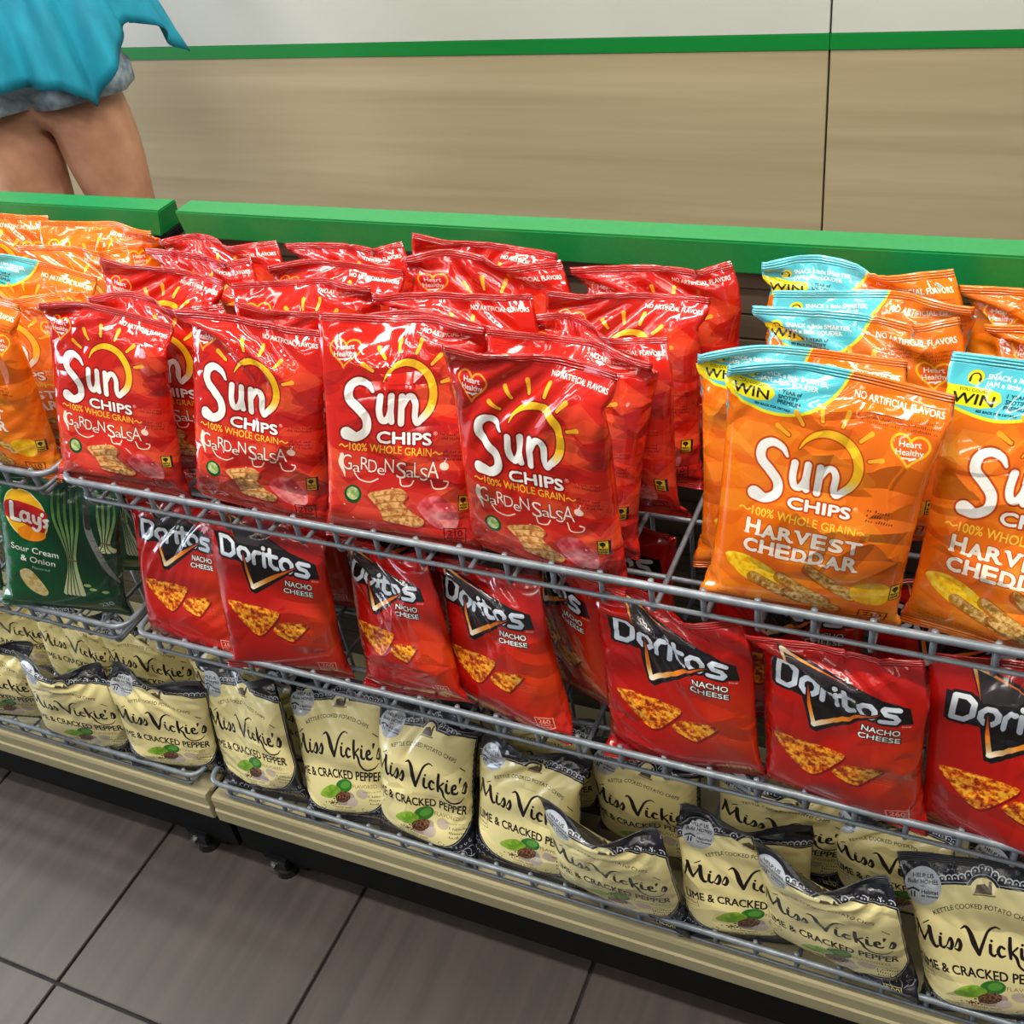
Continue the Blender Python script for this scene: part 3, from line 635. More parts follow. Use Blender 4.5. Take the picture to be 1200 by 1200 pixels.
# ---------------------------------------------------------------- gondola shelving, two bays meeting at x = 0
BAYS = [(-1.218, -.004, 'left bay beyond the joint', 'left'), (.004, 1.222, 'long right bay', 'right')]
for bi, (x0, x1, bl, side) in enumerate(BAYS):
    g = empty('display_shelving', ((x0+x1)/2, .2, 0)); cx = (x0+x1)/2
    tag(g, 'low retail shelving with green top rail and black kick plate, %s' % bl, 'shelving', 'two joined shelving bays')
    def gb(name, b, m, bev=.002, par=g): return box(name, (b[0]-cx, b[1]-.2, b[2], b[3]-cx, b[4]-.2, b[5]), m, par, bev)
    # green cap with slanted ends
    bm = bmesh.new(); e0 = .010 if side == 'right' else .0; e1 = .006 if side == 'left' else 0
    prof = [(.318, .948), (.322, .982), (.358, .982), (.362, .948)]
    A = [bm.verts.new((x0-cx+e0+(.010 if (k in (0, 3) and side == 'right') else 0), y-.2, z)) for k, (y, z) in enumerate(prof)]
    B = [bm.verts.new((x1-cx-e1-(.006 if (k in (0, 3) and side == 'left') else 0), y-.2, z)) for k, (y, z) in enumerate(prof)]
    for k in range(4): bm.faces.new((A[k], A[(k+1) % 4], B[(k+1) % 4], B[k]))
    bm.faces.new(A[::-1]); bm.faces.new(B); bmesh.ops.recalc_face_normals(bm, faces=bm.faces); bmesh.ops.bevel(bm, geom=list(bm.edges), offset=.0018, segments=2, affect='EDGES')
    tag(link('top_rail', bm_mesh(bm), M['cap'], g), 'green painted steel top rail')
    gb('upright', (x0+.004, .322, .02, x0+.034, .358, .95), M['black']); gb('upright', (x1-.034, .322, .02, x1-.004, .358, .95), M['black'])
    for k in range(26):
        z = .175+k*.030
        gb('back_slat', (x0+.034, .330, z, x1-.034, .344, z+.0285), M['slat'], .0012)
    deck = gb('base_deck', (x0, .006, .172, x1, .33, .180), M['beige'], .001)
    # price channel along the front of the deck: a folded steel profile
    bm = bmesh.new(); pr = [(.012, .182), (-.004, .182), (-.006, .176), (-.006, .156), (-.0085, .153), (-.0085, .130), (-.005, .127), (.012, .127)]
    A = [bm.verts.new((x0-cx+.0015, y-.2, z)) for y, z in pr]; B = [bm.verts.new((x1-cx-.0015, y-.2, z)) for y, z in pr]
    for k in range(len(pr)): bm.faces.new((A[k], A[(k+1) % 8], B[(k+1) % 8], B[k]))
    bm.faces.new(A[::-1]); bm.faces.new(B); bmesh.ops.recalc_face_normals(bm, faces=bm.faces)
    link('front_channel', bm_mesh(bm), M['beige'], g)
    gb('kick_plate', (x0+.002, .012, .026, x1-.002, .020, .128), M['black'], .001)
    for xf in (x0+.075, x1-.075):
        b = gb('base_foot', (xf-.045, .014, .010, xf+.045, .30, .030), M['black'], .003)
        bm = bmesh.new(); bmesh.ops.create_cone(bm, cap_ends=True, segments=16, radius1=.020, radius2=.017, depth=.012, matrix=Matrix.Translation((xf-cx, .014-.2, .006)))
        box_bm(bm, xf-cx-.028, .002-.2, .010, xf-cx+.012, .016-.2, .034, .003); f_ = link('levelling_foot', bm_mesh(bm), M['foot'], g)
        bm = bmesh.new(); bmesh.ops.create_cone(bm, cap_ends=True, segments=6, radius1=.006, radius2=.006, depth=.008, matrix=Matrix.Translation((xf-cx-.016, .0-.2, .018))@Matrix.Rotation(math.pi/2, 4, 'X'))
        tag(link('bolt', bm_mesh(bm), M['chrome'], f_), 'shiny zinc bolt head')

# ---------------------------------------------------------------- wire baskets
TIERS = [('top', .792, .757), ('middle', .535, .500), ('bottom', .217, .183)]
PITCH = .0505
wm = {}
for bi, (x0, x1, bl, side) in enumerate(BAYS):
    for tn, zt, zf in TIERS:
        a, b = x0+.006, x1-.006; c = (a+b)/2; L = (b-a)/2
        bk = empty('wire_basket', (c, .15, zf)); tag(bk, 'grey wire basket, %s tier of the %s' % (tn, bl), 'basket', 'wire baskets of the shelving'); zz = zt-zf
        if (side, 'r') not in wm:
            bm = bmesh.new(); tube_bm(bm, round_path([(-L, .15, zz), (-L, -.15, zz), (L, -.15, zz), (L, .15, zz)], .024, 6), .0041, 10); wm[side, 'r'] = bm_mesh(bm); wm[side, 'r'].materials.append(M['rail'])
            bm = bmesh.new(); tube_bm(bm, round_path([(-L+.022, .15, zz-.026), (-L+.022, -.148, zz-.026), (L-.022, -.148, zz-.026), (L-.022, .15, zz-.026)], .012, 4), .0026, 8); wm[side, 's'] = bm_mesh(bm); wm[side, 's'].materials.append(M['steel'])
            bm = bmesh.new(); tube_bm(bm, round_path([(0, -.1445, zz+.0026), (0, -.1445, -.0035), (0, .146, -.0035), (0, .146, zz+.09)], .008, 4), .0029, 8); wm[side, 'w'] = bm_mesh(bm); wm[side, 'w'].materials.append(M['steel'])
            bm = bmesh.new(); tube_bm(bm, [(-L+.01, 0, -.0085), (L-.01, 0, -.0085)], .0028, 8); wm[side, 'c'] = bm_mesh(bm); wm[side, 'c'].materials.append(M['steel'])
            for k_ in 'rswc': wm[side, k_].polygons.foreach_set('use_smooth', [True]*len(wm[side, k_].polygons))
        link('top_rail', wm[side, 'r'], None, bk); link('lower_rail', wm[side, 's'], None, bk)
        n = int((2*L-.03)/PITCH)
        for k in range(n+1): link('wire', wm[side, 'w'], None, bk, (-L+.030+k*(2*L-.06)/n, 0, 0))
        for y in (-.09, 0, .09): link('cross_wire', wm[side, 'c'], None, bk, (0, y, 0))

# ---------------------------------------------------------------- chip bags
def film(name, im, rough, seal, coat=.0, crease=20, amp=.008):
    m = mat(name, 'ffffff', rough, 0, .6); p = m.node_tree.nodes['Principled BSDF']; p.inputs['Coat Weight'].default_value = coat; p.inputs['Coat Roughness'].default_value = .04
    t = nd(m, 'ShaderNodeTexImage'); t.image = im; t.interpolation = 'Cubic'; t.extension = 'EXTEND'; lk(m, t.outputs[0], p.inputs['Base Color'])
    tc = nd(m, 'ShaderNodeTexCoord'); oi = nd(m, 'ShaderNodeObjectInfo'); va = nd(m, 'ShaderNodeVectorMath', operation='ADD'); mu = nd(m, 'ShaderNodeMath', operation='MULTIPLY'); mu.inputs[1].default_value = 7.3
    lk(m, oi.outputs['Random'], mu.inputs[0]); lk(m, tc.outputs['Object'], va.inputs[0]); lk(m, mu.outputs[0], va.inputs[1])
    vo = nd(m, 'ShaderNodeTexNoise'); vo.noise_type = 'RIDGED_MULTIFRACTAL'; vo.inputs['Scale'].default_value = 13; vo.inputs['Detail'].default_value = 2.5; vo.inputs['Distortion'].default_value = .9; lk(m, va.outputs[0], vo.inputs['Vector'])
    b0 = nd(m, 'ShaderNodeBump'); b0.inputs['Strength'].default_value = .20; b0.inputs['Distance'].default_value = .003; lk(m, vo.outputs[0], b0.inputs['Height'])
    # flat facets with sharp creases between them, as crumpled film has; a slow noise leaves some areas smooth
    n2 = nd(m, 'ShaderNodeTexNoise'); n2.inputs['Scale'].default_value = 9; n2.inputs['Detail'].default_value = 1; lk(m, va.outputs[0], n2.inputs['Vector']); sc_ = nd(m, 'ShaderNodeVectorMath', operation='SCALE'); sc_.inputs['Scale'].default_value = .07; lk(m, n2.outputs['Color'], sc_.inputs[0])
    ad = nd(m, 'ShaderNodeVectorMath', operation='ADD'); lk(m, va.outputs[0], ad.inputs[0]); lk(m, sc_.outputs[0], ad.inputs[1]); vr_ = nd(m, 'ShaderNodeTexVoronoi', distance='MANHATTAN'); vr_.inputs['Scale'].default_value = crease; lk(m, ad.outputs[0], vr_.inputs['Vector'])
    n3 = nd(m, 'ShaderNodeTexNoise'); n3.inputs['Scale'].default_value = 11; n3.inputs['Detail'].default_value = 0; lk(m, va.outputs[0], n3.inputs['Vector']); mr = nd(m, 'ShaderNodeMapRange'); mr.inputs[1].default_value = .42; mr.inputs[2].default_value = .62; lk(m, n3.outputs[0], mr.inputs[0])
    mx = nd(m, 'ShaderNodeMath', operation='MULTIPLY'); lk(m, vr_.outputs['Distance'], mx.inputs[0]); lk(m, mr.outputs[0], mx.inputs[1])
    b = nd(m, 'ShaderNodeBump'); b.inputs['Strength'].default_value = 1; b.inputs['Distance'].default_value = amp; lk(m, mx.outputs[0], b.inputs['Height']); lk(m, b0.outputs[0], b.inputs['Normal']); out = b
    if seal:
        sp = nd(m, 'ShaderNodeSeparateXYZ'); lk(m, tc.outputs['UV'], sp.inputs[0]); mm = nd(m, 'ShaderNodeMath', operation='MULTIPLY'); mm.inputs[1].default_value = 640; si = nd(m, 'ShaderNodeMath', operation='SINE')
        lk(m, sp.outputs['Y'], mm.inputs[0]); lk(m, mm.outputs[0], si.inputs[0]); b2 = nd(m, 'ShaderNodeBump'); b2.inputs['Strength'].default_value = .8; b2.inputs['Distance'].default_value = .0006
        lk(m, si.outputs[0], b2.inputs['Height']); lk(m, b.outputs[0], b2.inputs['Normal']); out = b2
    lk(m, out.outputs[0], p.inputs['Normal']); return m
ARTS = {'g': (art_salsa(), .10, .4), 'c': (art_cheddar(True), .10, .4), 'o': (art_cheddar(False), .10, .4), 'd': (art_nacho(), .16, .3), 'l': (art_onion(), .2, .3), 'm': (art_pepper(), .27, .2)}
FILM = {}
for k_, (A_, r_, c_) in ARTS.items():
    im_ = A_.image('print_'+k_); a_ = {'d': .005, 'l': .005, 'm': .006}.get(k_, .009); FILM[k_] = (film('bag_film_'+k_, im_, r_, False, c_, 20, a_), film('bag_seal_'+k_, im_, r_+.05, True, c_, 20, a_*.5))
SIZE = {'g': (.170, .245), 'c': (.178, .250), 'o': (.178, .250), 'd': (.168, .240), 'l': (.172, .240), 'm': (.164, .213)}
NX, NY = 46, 64
SIMS = {}
def sim(kind, v):
    key = ('m' if kind == 'm' else 'u', v)
    if key not in SIMS:
        if kind == 'm':
            sq = (1, 1, .965, .97, 1, 1)[v]; SIMS[key] = simulate_bag(.164, .213/sq, NX, NY, 40+v, (.46, .44, .42, .40, .56, .60)[v], sq, (.010, .012, .018, .015, .007, .006)[v], 230, (7, 8, 9, 9, 4, 3)[v])+(.164, .213)
        else: SIMS[key] = simulate_bag(.172, .245, NX, NY, 10+v*3, (.46, .42, .48, .40, .44, .46)[v], (1, 1, .985, 1, .98, 1)[v], (.007, .010, .006, .014, .011, .009)[v], 230, (5, 6, 4, 7, 6, 5)[v])+(.172, .245)
    return SIMS[key]
BAGM = {}
def bag_meshes(kind, v):
    if (kind, v) in BAGM: return BAGM[kind, v]
    P, K, w0, h0 = sim(kind, v); w, h = SIZE[kind]; ny, n, _ = P.shape; nx = NX
    top = P[-1]; a_, b_ = top[0], top[nx-1]; q_ = np.clip(P[..., 2]/h0, 0, 1)**2
    P = P.copy(); P[..., 1] -= q_*((b_[1]-a_[1])/(b_[0]-a_[0])*P[..., 0]+(a_[1]+b_[1])/2); P[..., 0] -= q_*(a_[0]+b_[0])/2       # both top corners square to the bag
    zc = .5*(P[-1, 0, 2]+P[-1, nx-1, 2]); P[..., 2] -= q_*((b_[2]-a_[2])/(b_[0]-a_[0])*P[..., 0])
    P = P*np.array([(.97 if kind != 'm' else .94)*w/(P[-1, nx-1, 0]-P[-1, 0, 0]), 1, h/(.5*zc+.5*P[-1, :, 2].mean())])
    u = np.concatenate([np.linspace(0, 1, nx), 1+.5*np.linspace(0, 1, nx)[1:]])/1.5      # n+1 columns
    mir = (n-np.arange(n)) % n
    out = []
    for r0, r1, mi, capend in ((K-1, ny-K, 0, False), (ny-K, ny-1, 1, True), (0, K-1, 1, True)):
        rows = np.arange(r0, r1+1); Q = P[rows].reshape(-1, 3); faces = []; uvs = []
        for i in range(len(rows)-1):
            va, vb = rows[i]/(ny-1), rows[i+1]/(ny-1)
            for j in range(n):
                j2 = (j+1) % n; faces.append((i*n+j, i*n+j2, (i+1)*n+j2, (i+1)*n+j)); uvs += [(u[j], va), (u[j+1], va), (u[j+1], vb), (u[j], vb)]
        if capend:
            i = len(rows)-1 if r0 else 0; vv = rows[i]/(ny-1)
            for j in range(nx-1):
                a, b, c, d = i*n+j, i*n+j+1, i*n+mir[j+1], i*n+mir[j]
                if len({a, b, c, d}) == 4: faces.append((a, b, c, d)); uvs += [(u[j], vv)]*4
                else: faces.append(tuple(dict.fromkeys((a, b, c, d)))); uvs += [(u[j], vv)]*3
        me = bpy.data.meshes.new('bag'); me.from_pydata(Q.tolist(), [], faces); uv = me.uv_layers.new(name='UVMap'); uv.data.foreach_set('uv', np.array(uvs, np.float32).ravel())
        me.polygons.foreach_set('use_smooth', [True]*len(faces)); me.materials.append(FILM[kind][mi]); out.append(me)
    BAGM[kind, v] = out; return out
def rotm(yaw, lean, roll):
    cy, sy = math.cos(yaw), math.sin(yaw); Rz = Matrix(((cy, -sy, 0), (sy, cy, 0), (0, 0, 1)))
    c, s = math.cos(lean), math.sin(lean); Rx = Matrix(((1, 0, 0), (0, c, s), (0, -s, c)))
    c, s = math.cos(roll), math.sin(roll); Ry = Matrix(((c, 0, s), (0, 1, 0), (-s, 0, c)))
    return (Rz@Rx@Ry).to_4x4()
ZF = {'g': .762, 'c': .762, 'o': .762, 'd': .505, 'l': .505, 'm': .188}
GRP = {'g': 'red garden salsa bags in the top basket', 'c': 'orange cheddar bags in the top baskets', 'o': 'orange cheddar bags in the top baskets', 'd': 'red nacho cheese bags in the middle basket', 'l': 'green sour cream and onion bags in the middle basket', 'm': 'cream and black lime pepper bags in the bottom baskets'}
def bag(kind, v, x, y, yaw, lean, roll, hs, label):
    e = empty('chip_bag'); tag(e, label, 'chip bag', GRP[kind])
    e.matrix_world = Matrix.Translation((x, y, ZF[kind]+.5*SIZE[kind][0]*abs(math.sin(roll))*.6))@rotm(yaw, lean, roll)@Matrix.Diagonal((1, 1, hs, 1))
    for nm, me in zip(('pouch', 'top_seal', 'bottom_seal'), bag_meshes(kind, v)): link(nm, me, None, e)
bag('g', 0, 0.078, 0.027, 0.147, 0.203, 0.160, 0.892, 'red salsa bag, front one in the first red column from the left')
bag('g', 3, 0.131, 0.085, 0.171, 0.125, 0.079, 0.874, 'red salsa bag, second from the front in the first red column from the left')
bag('g', 1, 0.079, 0.141, 0.089, 0.128, 0.154, 0.892, 'red salsa bag, third from the front in the first red column from the left')
bag('g', 4, 0.115, 0.198, -0.060, 0.142, 0.004, 0.885, 'red salsa bag, fourth from the front in the first red column from the left')
bag('g', 3, 0.113, 0.246, 0.085, 0.135, 0.007, 0.861, 'red salsa bag, rearmost one in the first red column from the left')
bag('g', 2, 0.274, 0.028, 0.132, 0.169, 0.157, 0.935, 'red salsa bag, front one in the second red column from the left')
bag('g', 1, 0.322, 0.084, 0.084, 0.122, 0.125, 0.873, 'red salsa bag, second from the front in the second red column from the left')
bag('g', 5, 0.303, 0.141, 0.178, 0.133, 0.019, 0.896, 'red salsa bag, third from the front in the second red column from the left')
bag('g', 0, 0.306, 0.195, 0.130, 0.130, 0.045, 0.870, 'red salsa bag, fourth from the front in the second red column from the left')
bag('g', 4, 0.304, 0.248, -0.036, 0.141, -0.066, 0.870, 'red salsa bag, rearmost one in the second red column from the left')
bag('g', 5, 0.462, 0.020, 0.273, 0.267, 0.131, 0.980, 'red salsa bag, front one in the third red column from the left')
bag('g', 0, 0.488, 0.088, -0.059, 0.144, 0.024, 0.901, 'red salsa bag, second from the front in the third red column from the left')
bag('g', 2, 0.481, 0.138, 0.237, 0.113, 0.070, 0.908, 'red salsa bag, third from the front in the third red column from the left')
bag('g', 3, 0.484, 0.193, 0.246, 0.107, 0.099, 0.951, 'red salsa bag, fourth from the front in the third red column from the left')
bag('g', 1, 0.448, 0.245, 0.114, 0.123, 0.138, 0.904, 'red salsa bag, rearmost one in the third red column from the left')
bag('g', 1, 0.628, 0.025, -0.055, -0.017, 0.030, 1.017, 'red salsa bag, front one in the red column nearest the orange bags')
bag('g', 5, 0.620, 0.076, -0.015, 0.130, 0.087, 0.878, 'red salsa bag, second from the front in the red column nearest the orange bags')
bag('g', 3, 0.643, 0.136, -0.241, 0.136, -0.058, 0.818, 'red salsa bag, third from the front in the red column nearest the orange bags')
bag('g', 1, 0.653, 0.189, 0.119, 0.120, 0.032, 0.857, 'red salsa bag, fourth from the front in the red column nearest the orange bags')
bag('g', 4, 0.670, 0.244, 0.173, 0.121, -0.001, 0.887, 'red salsa bag, rearmost one in the red column nearest the orange bags')
bag('c', 0, 0.869, 0.024, 0.047, 0.086, 0.090, 0.976, 'cyan-cornered orange bag, front one in the full cheddar column')
bag('c', 0, 0.848, 0.084, 0.093, 0.121, 0.006, 0.899, 'cyan-cornered orange bag, second from the front in the full cheddar column')
bag('c', 4, 0.877, 0.140, 0.060, 0.117, 0.032, 0.946, 'cyan-cornered orange bag, third from the front in the full cheddar column')
bag('c', 5, 0.888, 0.190, 0.038, 0.093, 0.013, 0.912, 'cyan-cornered orange bag, fourth from the front in the full cheddar column')
bag('c', 3, 0.871, 0.240, -0.022, 0.096, -0.018, 0.928, 'cyan-cornered orange bag, rearmost one in the full cheddar column')
bag('c', 5, 1.044, 0.026, -0.177, 0.183, 0.003, 1.028, 'cyan-cornered orange cheddar bag cut off by the right photo edge')
bag('o', 2, 1.064, 0.157, -0.027, 0.138, 0.044, 0.889, 'all-orange cheddar bag behind the cyan-cornered one at the right photo edge')
bag('o', 4, 1.045, 0.239, 0.016, 0.092, 0.015, 0.885, 'all-orange cheddar bag against the green rail at the right photo edge')
bag('o', 1, -0.115, 0.025, 0.179, 0.048, 0.151, 0.944, 'orange cheddar bag at the front corner of the left top basket')
bag('o', 3, -0.099, 0.083, 0.242, 0.117, 0.054, 0.834, 'orange cheddar bag second from the front in the left top basket')
bag('c', 0, -0.134, 0.137, 0.217, 0.104, 0.224, 0.845, 'cyan-cornered orange cheddar bag midway back in the left top basket')
bag('o', 4, -0.079, 0.201, 0.078, 0.133, 0.002, 0.855, 'orange cheddar bag leaning across the basket joint beside the rear red bags')
bag('o', 5, -0.091, 0.246, 0.112, 0.133, 0.064, 0.868, 'orange cheddar bag against the green rail just left of its joint')
bag('o', 2, -0.299, 0.244, 0.349, 0.114, 0.166, 0.880, 'orange cheddar bag under the green rail at the left photo edge')
bag('d', 1, 0.107, 0.016, -0.004, 0.274, -0.059, 0.911, 'red nacho cheese bag, half covered, beside the green onion bag')
bag('d', 0, 0.240, 0.018, 0.153, 0.095, 0.085, 0.985, 'red nacho cheese bag, overlapping the half covered one nearest the green bag')
bag('d', 4, 0.418, 0.022, -0.323, 0.223, -0.255, 0.821, 'red nacho cheese bag, narrow and turned, left of centre in the front row')
bag('d', 2, 0.549, 0.023, -0.215, 0.144, -0.156, 0.881, 'red nacho cheese bag, creased on its right side, right of the narrow turned one')
bag('d', 3, 0.605, 0.092, -0.55, 0.02, -0.10, 0.94, 'red nacho cheese bag, turned sideways in the dark gap at centre')
bag('d', 5, 0.640, 0.140, -0.05, 0.05, -0.05, 0.92, 'red nacho cheese bag, half seen in the second row behind the sideways one')
bag('d', 3, 0.753, 0.020, -0.085, 0.051, -0.073, 0.952, 'red nacho cheese bag, third from the right in the front row')
bag('d', 2, 0.918, 0.020, -0.068, -0.017, -0.065, 0.969, 'red nacho cheese bag, second from the right in the front row, smoothest')
bag('d', 5, 1.075, 0.016, -0.130, 0.042, -0.044, 0.968, 'red nacho cheese bag, cut off by the right photo edge, front row')
bag('d', 0, 0.19, 0.14, 0.05, 0.1, 0.03, 0.9, 'red nacho cheese bag, back row, behind the two left nacho bags')
bag('d', 1, 0.37, 0.12, -0.05, 0.1, 0.0, 0.9, 'red nacho cheese bag, back row, behind the narrow turned one')
bag('d', 4, 0.83, 0.12, 0.05, 0.1, 0.0, 0.9, 'red nacho cheese bag, back row, third from the right')
bag('d', 0, 1.0, 0.12, 0.0, 0.1, 0.0, 0.9, 'red nacho cheese bag, back row, near the right photo edge')
bag('d', 3, 0.05, 0.12, 0.0, 0.1, 0.0, 0.9, 'red nacho cheese bag, back row, in shade at the basket joint')
bag('l', 0, -0.133, 0.022, 0.367, -0.017, 0.329, 0.986, 'dark green sour cream and onion bag at the middle basket joint')
bag('l', 2, -0.385, 0.026, 0.35, 0.05, 0.28, 0.93, 'dark green sour cream and onion bag mostly outside the left photo edge')
bag('m', 2, -0.47, 0.125, .15, .05, .1, .95, 'cream lime pepper bag, back row, beyond the left photo edge')
bag('l', 4, -0.10, 0.13, 0.05, .08, 0.05, .9, 'dark green bag in shade behind the front green onion bag')
bag('m', 0, -0.401, 0.028, 0.201, -0.045, 0.127, 0.961, 'cream lime pepper bag, cut off by the left photo edge, front row')
bag('m', 2, -0.225, 0.016, 0.126, -0.003, 0.042, 1.000, 'cream lime pepper bag, crumpled shiny top, second from the left edge')
bag('m', 1, -0.067, 0.019, 0.141, 0.108, 0.096, 0.961, 'cream lime pepper bag, just left of the bottom basket joint')
bag('m', 3, 0.102, 0.018, -0.107, 0.227, -0.139, 1.056, 'cream lime pepper bag, crumpled and slim, just right of the bottom basket joint')
bag('m', 4, 0.249, 0.017, -0.013, 0.381, -0.104, 1.047, 'cream lime pepper bag, upright, left neighbour of the smooth full-name one')
bag('m', 5, 0.379, 0.017, 0.034, 0.325, 0.032, 1.073, 'cream lime pepper bag, smooth and upright with its full name showing')
bag('m', 0, 0.530, 0.018, -0.065, 0.321, 0.005, 1.016, 'cream lime pepper bag, behind and left of the short tipped one at centre')
bag('m', 2, 0.666, 0.018, -0.060, -0.116, -0.049, 1.062, 'cream lime pepper bag, short and tipped forward at the centre')
bag('m', 5, 0.680, 0.112, -0.04, 0.05, -0.05, 0.90, 'cream lime pepper bag, second row, right of the short tipped one')
bag('m', 1, 0.820, 0.020, 0.114, 0.207, -0.021, 0.961, 'cream lime pepper bag, folded top, left neighbour of the slumped dark-topped one')
bag('m', 2, 0.941, 0.021, -0.143, -0.071, -0.167, 1.040, 'cream lime pepper bag, slumped with a dark shiny top, second from right edge')
bag('m', 0, 1.000, 0.112, -0.15, 0.05, -0.2, 0.89, 'cream lime pepper bag, second row, behind the slumped dark-topped one')
bag('m', 4, 1.104, 0.012, -0.096, 0.166, -0.230, 1.073, 'cream lime pepper bag, largest, in the bottom right corner of the photo')
bag('m', 0, 0.17, 0.095, 0.0, 0.05, 0.05, 1.0, 'cream lime pepper bag, shaded, behind the crumpled slim one')
bag('m', 3, -0.32, 0.115, 0.1, 0.05, 0.1, 0.95, 'cream lime pepper bag, back row at the left photo edge')
bag('m', 1, -0.165, 0.12, 0.1, 0.05, 0.1, 0.95, 'cream lime pepper bag, back row, behind the crumpled shiny one')
bag('m', 0, 0.0, 0.125, 0.05, 0.05, 0.05, 0.95, 'cream lime pepper bag, back row at the basket joint')
bag('m', 3, 0.345, 0.13, 0, 0.05, 0.0, 0.95, 'cream lime pepper bag, back row, behind the two upright ones')
bag('m', 0, 0.52, 0.135, 0, 0.05, 0.0, 0.93, 'cream lime pepper bag, back row, behind the centre ones')
bag('m', 2, 0.845, 0.13, 0, 0.05, -0.05, 0.93, 'cream lime pepper bag, back row, between the folded and slumped ones')
bag('m', 0, 1.15, 0.115, 0, 0.05, -0.1, 0.95, 'cream lime pepper bag, back row, above the bottom right corner one')

# ---------------------------------------------------------------- the person behind the shelving
skin = noise_mix(mat('skin', 'b98468', .5), 'b98468', 'cf9a7c', 16, bump=.02); skin.node_tree.nodes['Principled BSDF'].inputs['Subsurface Weight'].default_value = .08
teal = noise_mix(mat('teal_jersey', '0a8fa6', .75), '057a94', '088ea8', 30, (1, 1, .3)); denim = noise_mix(mat('light_denim', '8fa3b0', .85), '768c9c', 'b4c2ca', 42, bump=.2, detail=8)
hairm = noise_mix(mat('brown_hair', '4a3020', .5), '3a2416', '5c3e28', 60, (1, 1, .08)); shoem = noise_mix(mat('canvas_shoe', 'd8d4cc', .8), 'cfcbc2', 'e0dcd4', 80)
pr_ = empty('person', (-.98, 1.09, 0)); tag(pr_, 'person in a flowing teal top and light denim shorts, standing beyond the green rail', 'person')
PW = Vector((-.98, 1.09, 0))
fw = Vector((-.32, .95, 0)).normalized(); rt = Vector((fw.y, -fw.x, 0))        # facing the wall, turned a little left
def bp(r, f, z): return PW+rt*r+fw*f+Vector((0, 0, z))
V = []; Rr = []; Ed = []
def vx(p, r, par=None):
    V.append(tuple(p-PW)); Rr.append(r); i = len(V)-1
    if par is not None: Ed.append((par, i))
    return i
pel = vx(bp(0, 0, .90), (.145, .105)); wst = vx(bp(0, .005, 1.06), (.115, .085), pel); chs = vx(bp(0, -.005, 1.24), (.135, .095), wst); sho = vx(bp(0, -.01, 1.37), (.085, .07), chs)
nk = vx(bp(0, .0, 1.45), (.048, .048), sho); hd0 = vx(bp(0, .02, 1.52), (.062, .075), nk); hd1 = vx(bp(0, .015, 1.60), (.074, .09), hd0); hd2 = vx(bp(0, .01, 1.66), (.055, .065), hd1)
for s in (-1, 1):
    o = {1: Vector((.0, .0, 0)), -1: Vector((.012, -.035, 0))}[s]
    hp = vx(bp(s*.085, 0, .86)+o*.3, (.100, .100), pel); th = vx(bp(s*.088, .0, .76)+o, (.100, .100), hp); t2 = vx(bp(s*.086, .008, .64)+o, (.080, .082), th); kn = vx(bp(s*.09, .008, .50)+o, (.058, .062), t2)
    cf = vx(bp(s*.088, -.018, .36)+o, (.054, .060), kn); sh = vx(bp(s*.085, -.012, .20)+o, (.038, .040), cf); an = vx(bp(s*.083, -.01, .085)+o, (.034, .038), sh); vx(bp(s*.09, .12, .035)+o, (.036, .024), an)
    sd = vx(bp(s*.165, -.01, 1.365), (.048, .048), sho); up = vx(bp(s*.215, .0, 1.22), (.042, .042), sd); el = vx(bp(s*.235, .02, 1.08), (.035, .035), up); fo = vx(bp(s*.215, .13, 1.06), (.032, .032), el); wr = vx(bp(s*.19, .235, 1.08), (.023, .026), fo)
    pm = vx(bp(s*.185, .28, 1.085), (.032, .017), wr); pq = vx(bp(s*.183, .315, 1.085), (.034, .014), pm)
    for q, (off, ln) in enumerate(((-.028, .060), (-.009, .070), (.010, .066), (.028, .050))):
        a = vx(bp(s*.183+off, .330, 1.083), (.0095, .0095), pq); b = vx(bp(s*.183+off*1.1, .330+ln*.5, 1.075), (.0085, .0085), a); vx(bp(s*.183+off*1.12, .330+ln*.9, 1.058), (.007, .007), b)
    a = vx(bp(s*.150, .285, 1.083), (.012, .012), pm); b = vx(bp(s*.135, .315, 1.078), (.010, .010), a); vx(bp(s*.130, .338, 1.070), (.008, .008), b)
me = bpy.data.meshes.new('body'); me.from_pydata(V, Ed, []); bo = link('body', me, skin, pr_)
sk = bo.modifiers.new('skin', 'SKIN'); ly = me.skin_vertices[0] if len(me.skin_vertices) else None
if ly is None:
    bpy.context.view_layer.objects.active = bo; bm = bmesh.new(); bm.from_mesh(me); bm.verts.layers.skin.verify(); bm.to_mesh(me); bm.free(); ly = me.skin_vertices[0]
for i, r in enumerate(Rr): ly.data[i].radius = r; ly.data[i].use_root = (i == 0)
sk.use_smooth_shade = True; ss = bo.modifiers.new('sub', 'SUBSURF'); ss.levels = 2; ss.render_levels = 2
# face features, kept in one part (the face looks away from the photograph)
bm = bmesh.new()
for s in (-1, 1):
    bmesh.ops.create_uvsphere(bm, u_segments=12, v_segments=8, radius=.012, matrix=Matrix.Translation(bp(s*.030, .098, 1.585)-PW))
    bmesh.ops.create_uvsphere(bm, u_segments=10, v_segments=8, radius=.022, matrix=Matrix.Translation(bp(s*.078, .01, 1.575)-PW)@Matrix.Diagonal((.4, .7, 1.3, 1)))
bmesh.ops.create_cone(bm, cap_ends=True, segments=10, radius1=.016, radius2=.006, depth=.045, matrix=Matrix.Translation(bp(0, .108, 1.555)-PW))
bmesh.ops.create_uvsphere(bm, u_segments=12, v_segments=8, radius=.018, matrix=Matrix.Translation(bp(0, .098, 1.515)-PW)@Matrix.Diagonal((1.2, .5, .4, 1)))
link('face_features', bm_mesh(bm), skin, pr_, smooth=True)
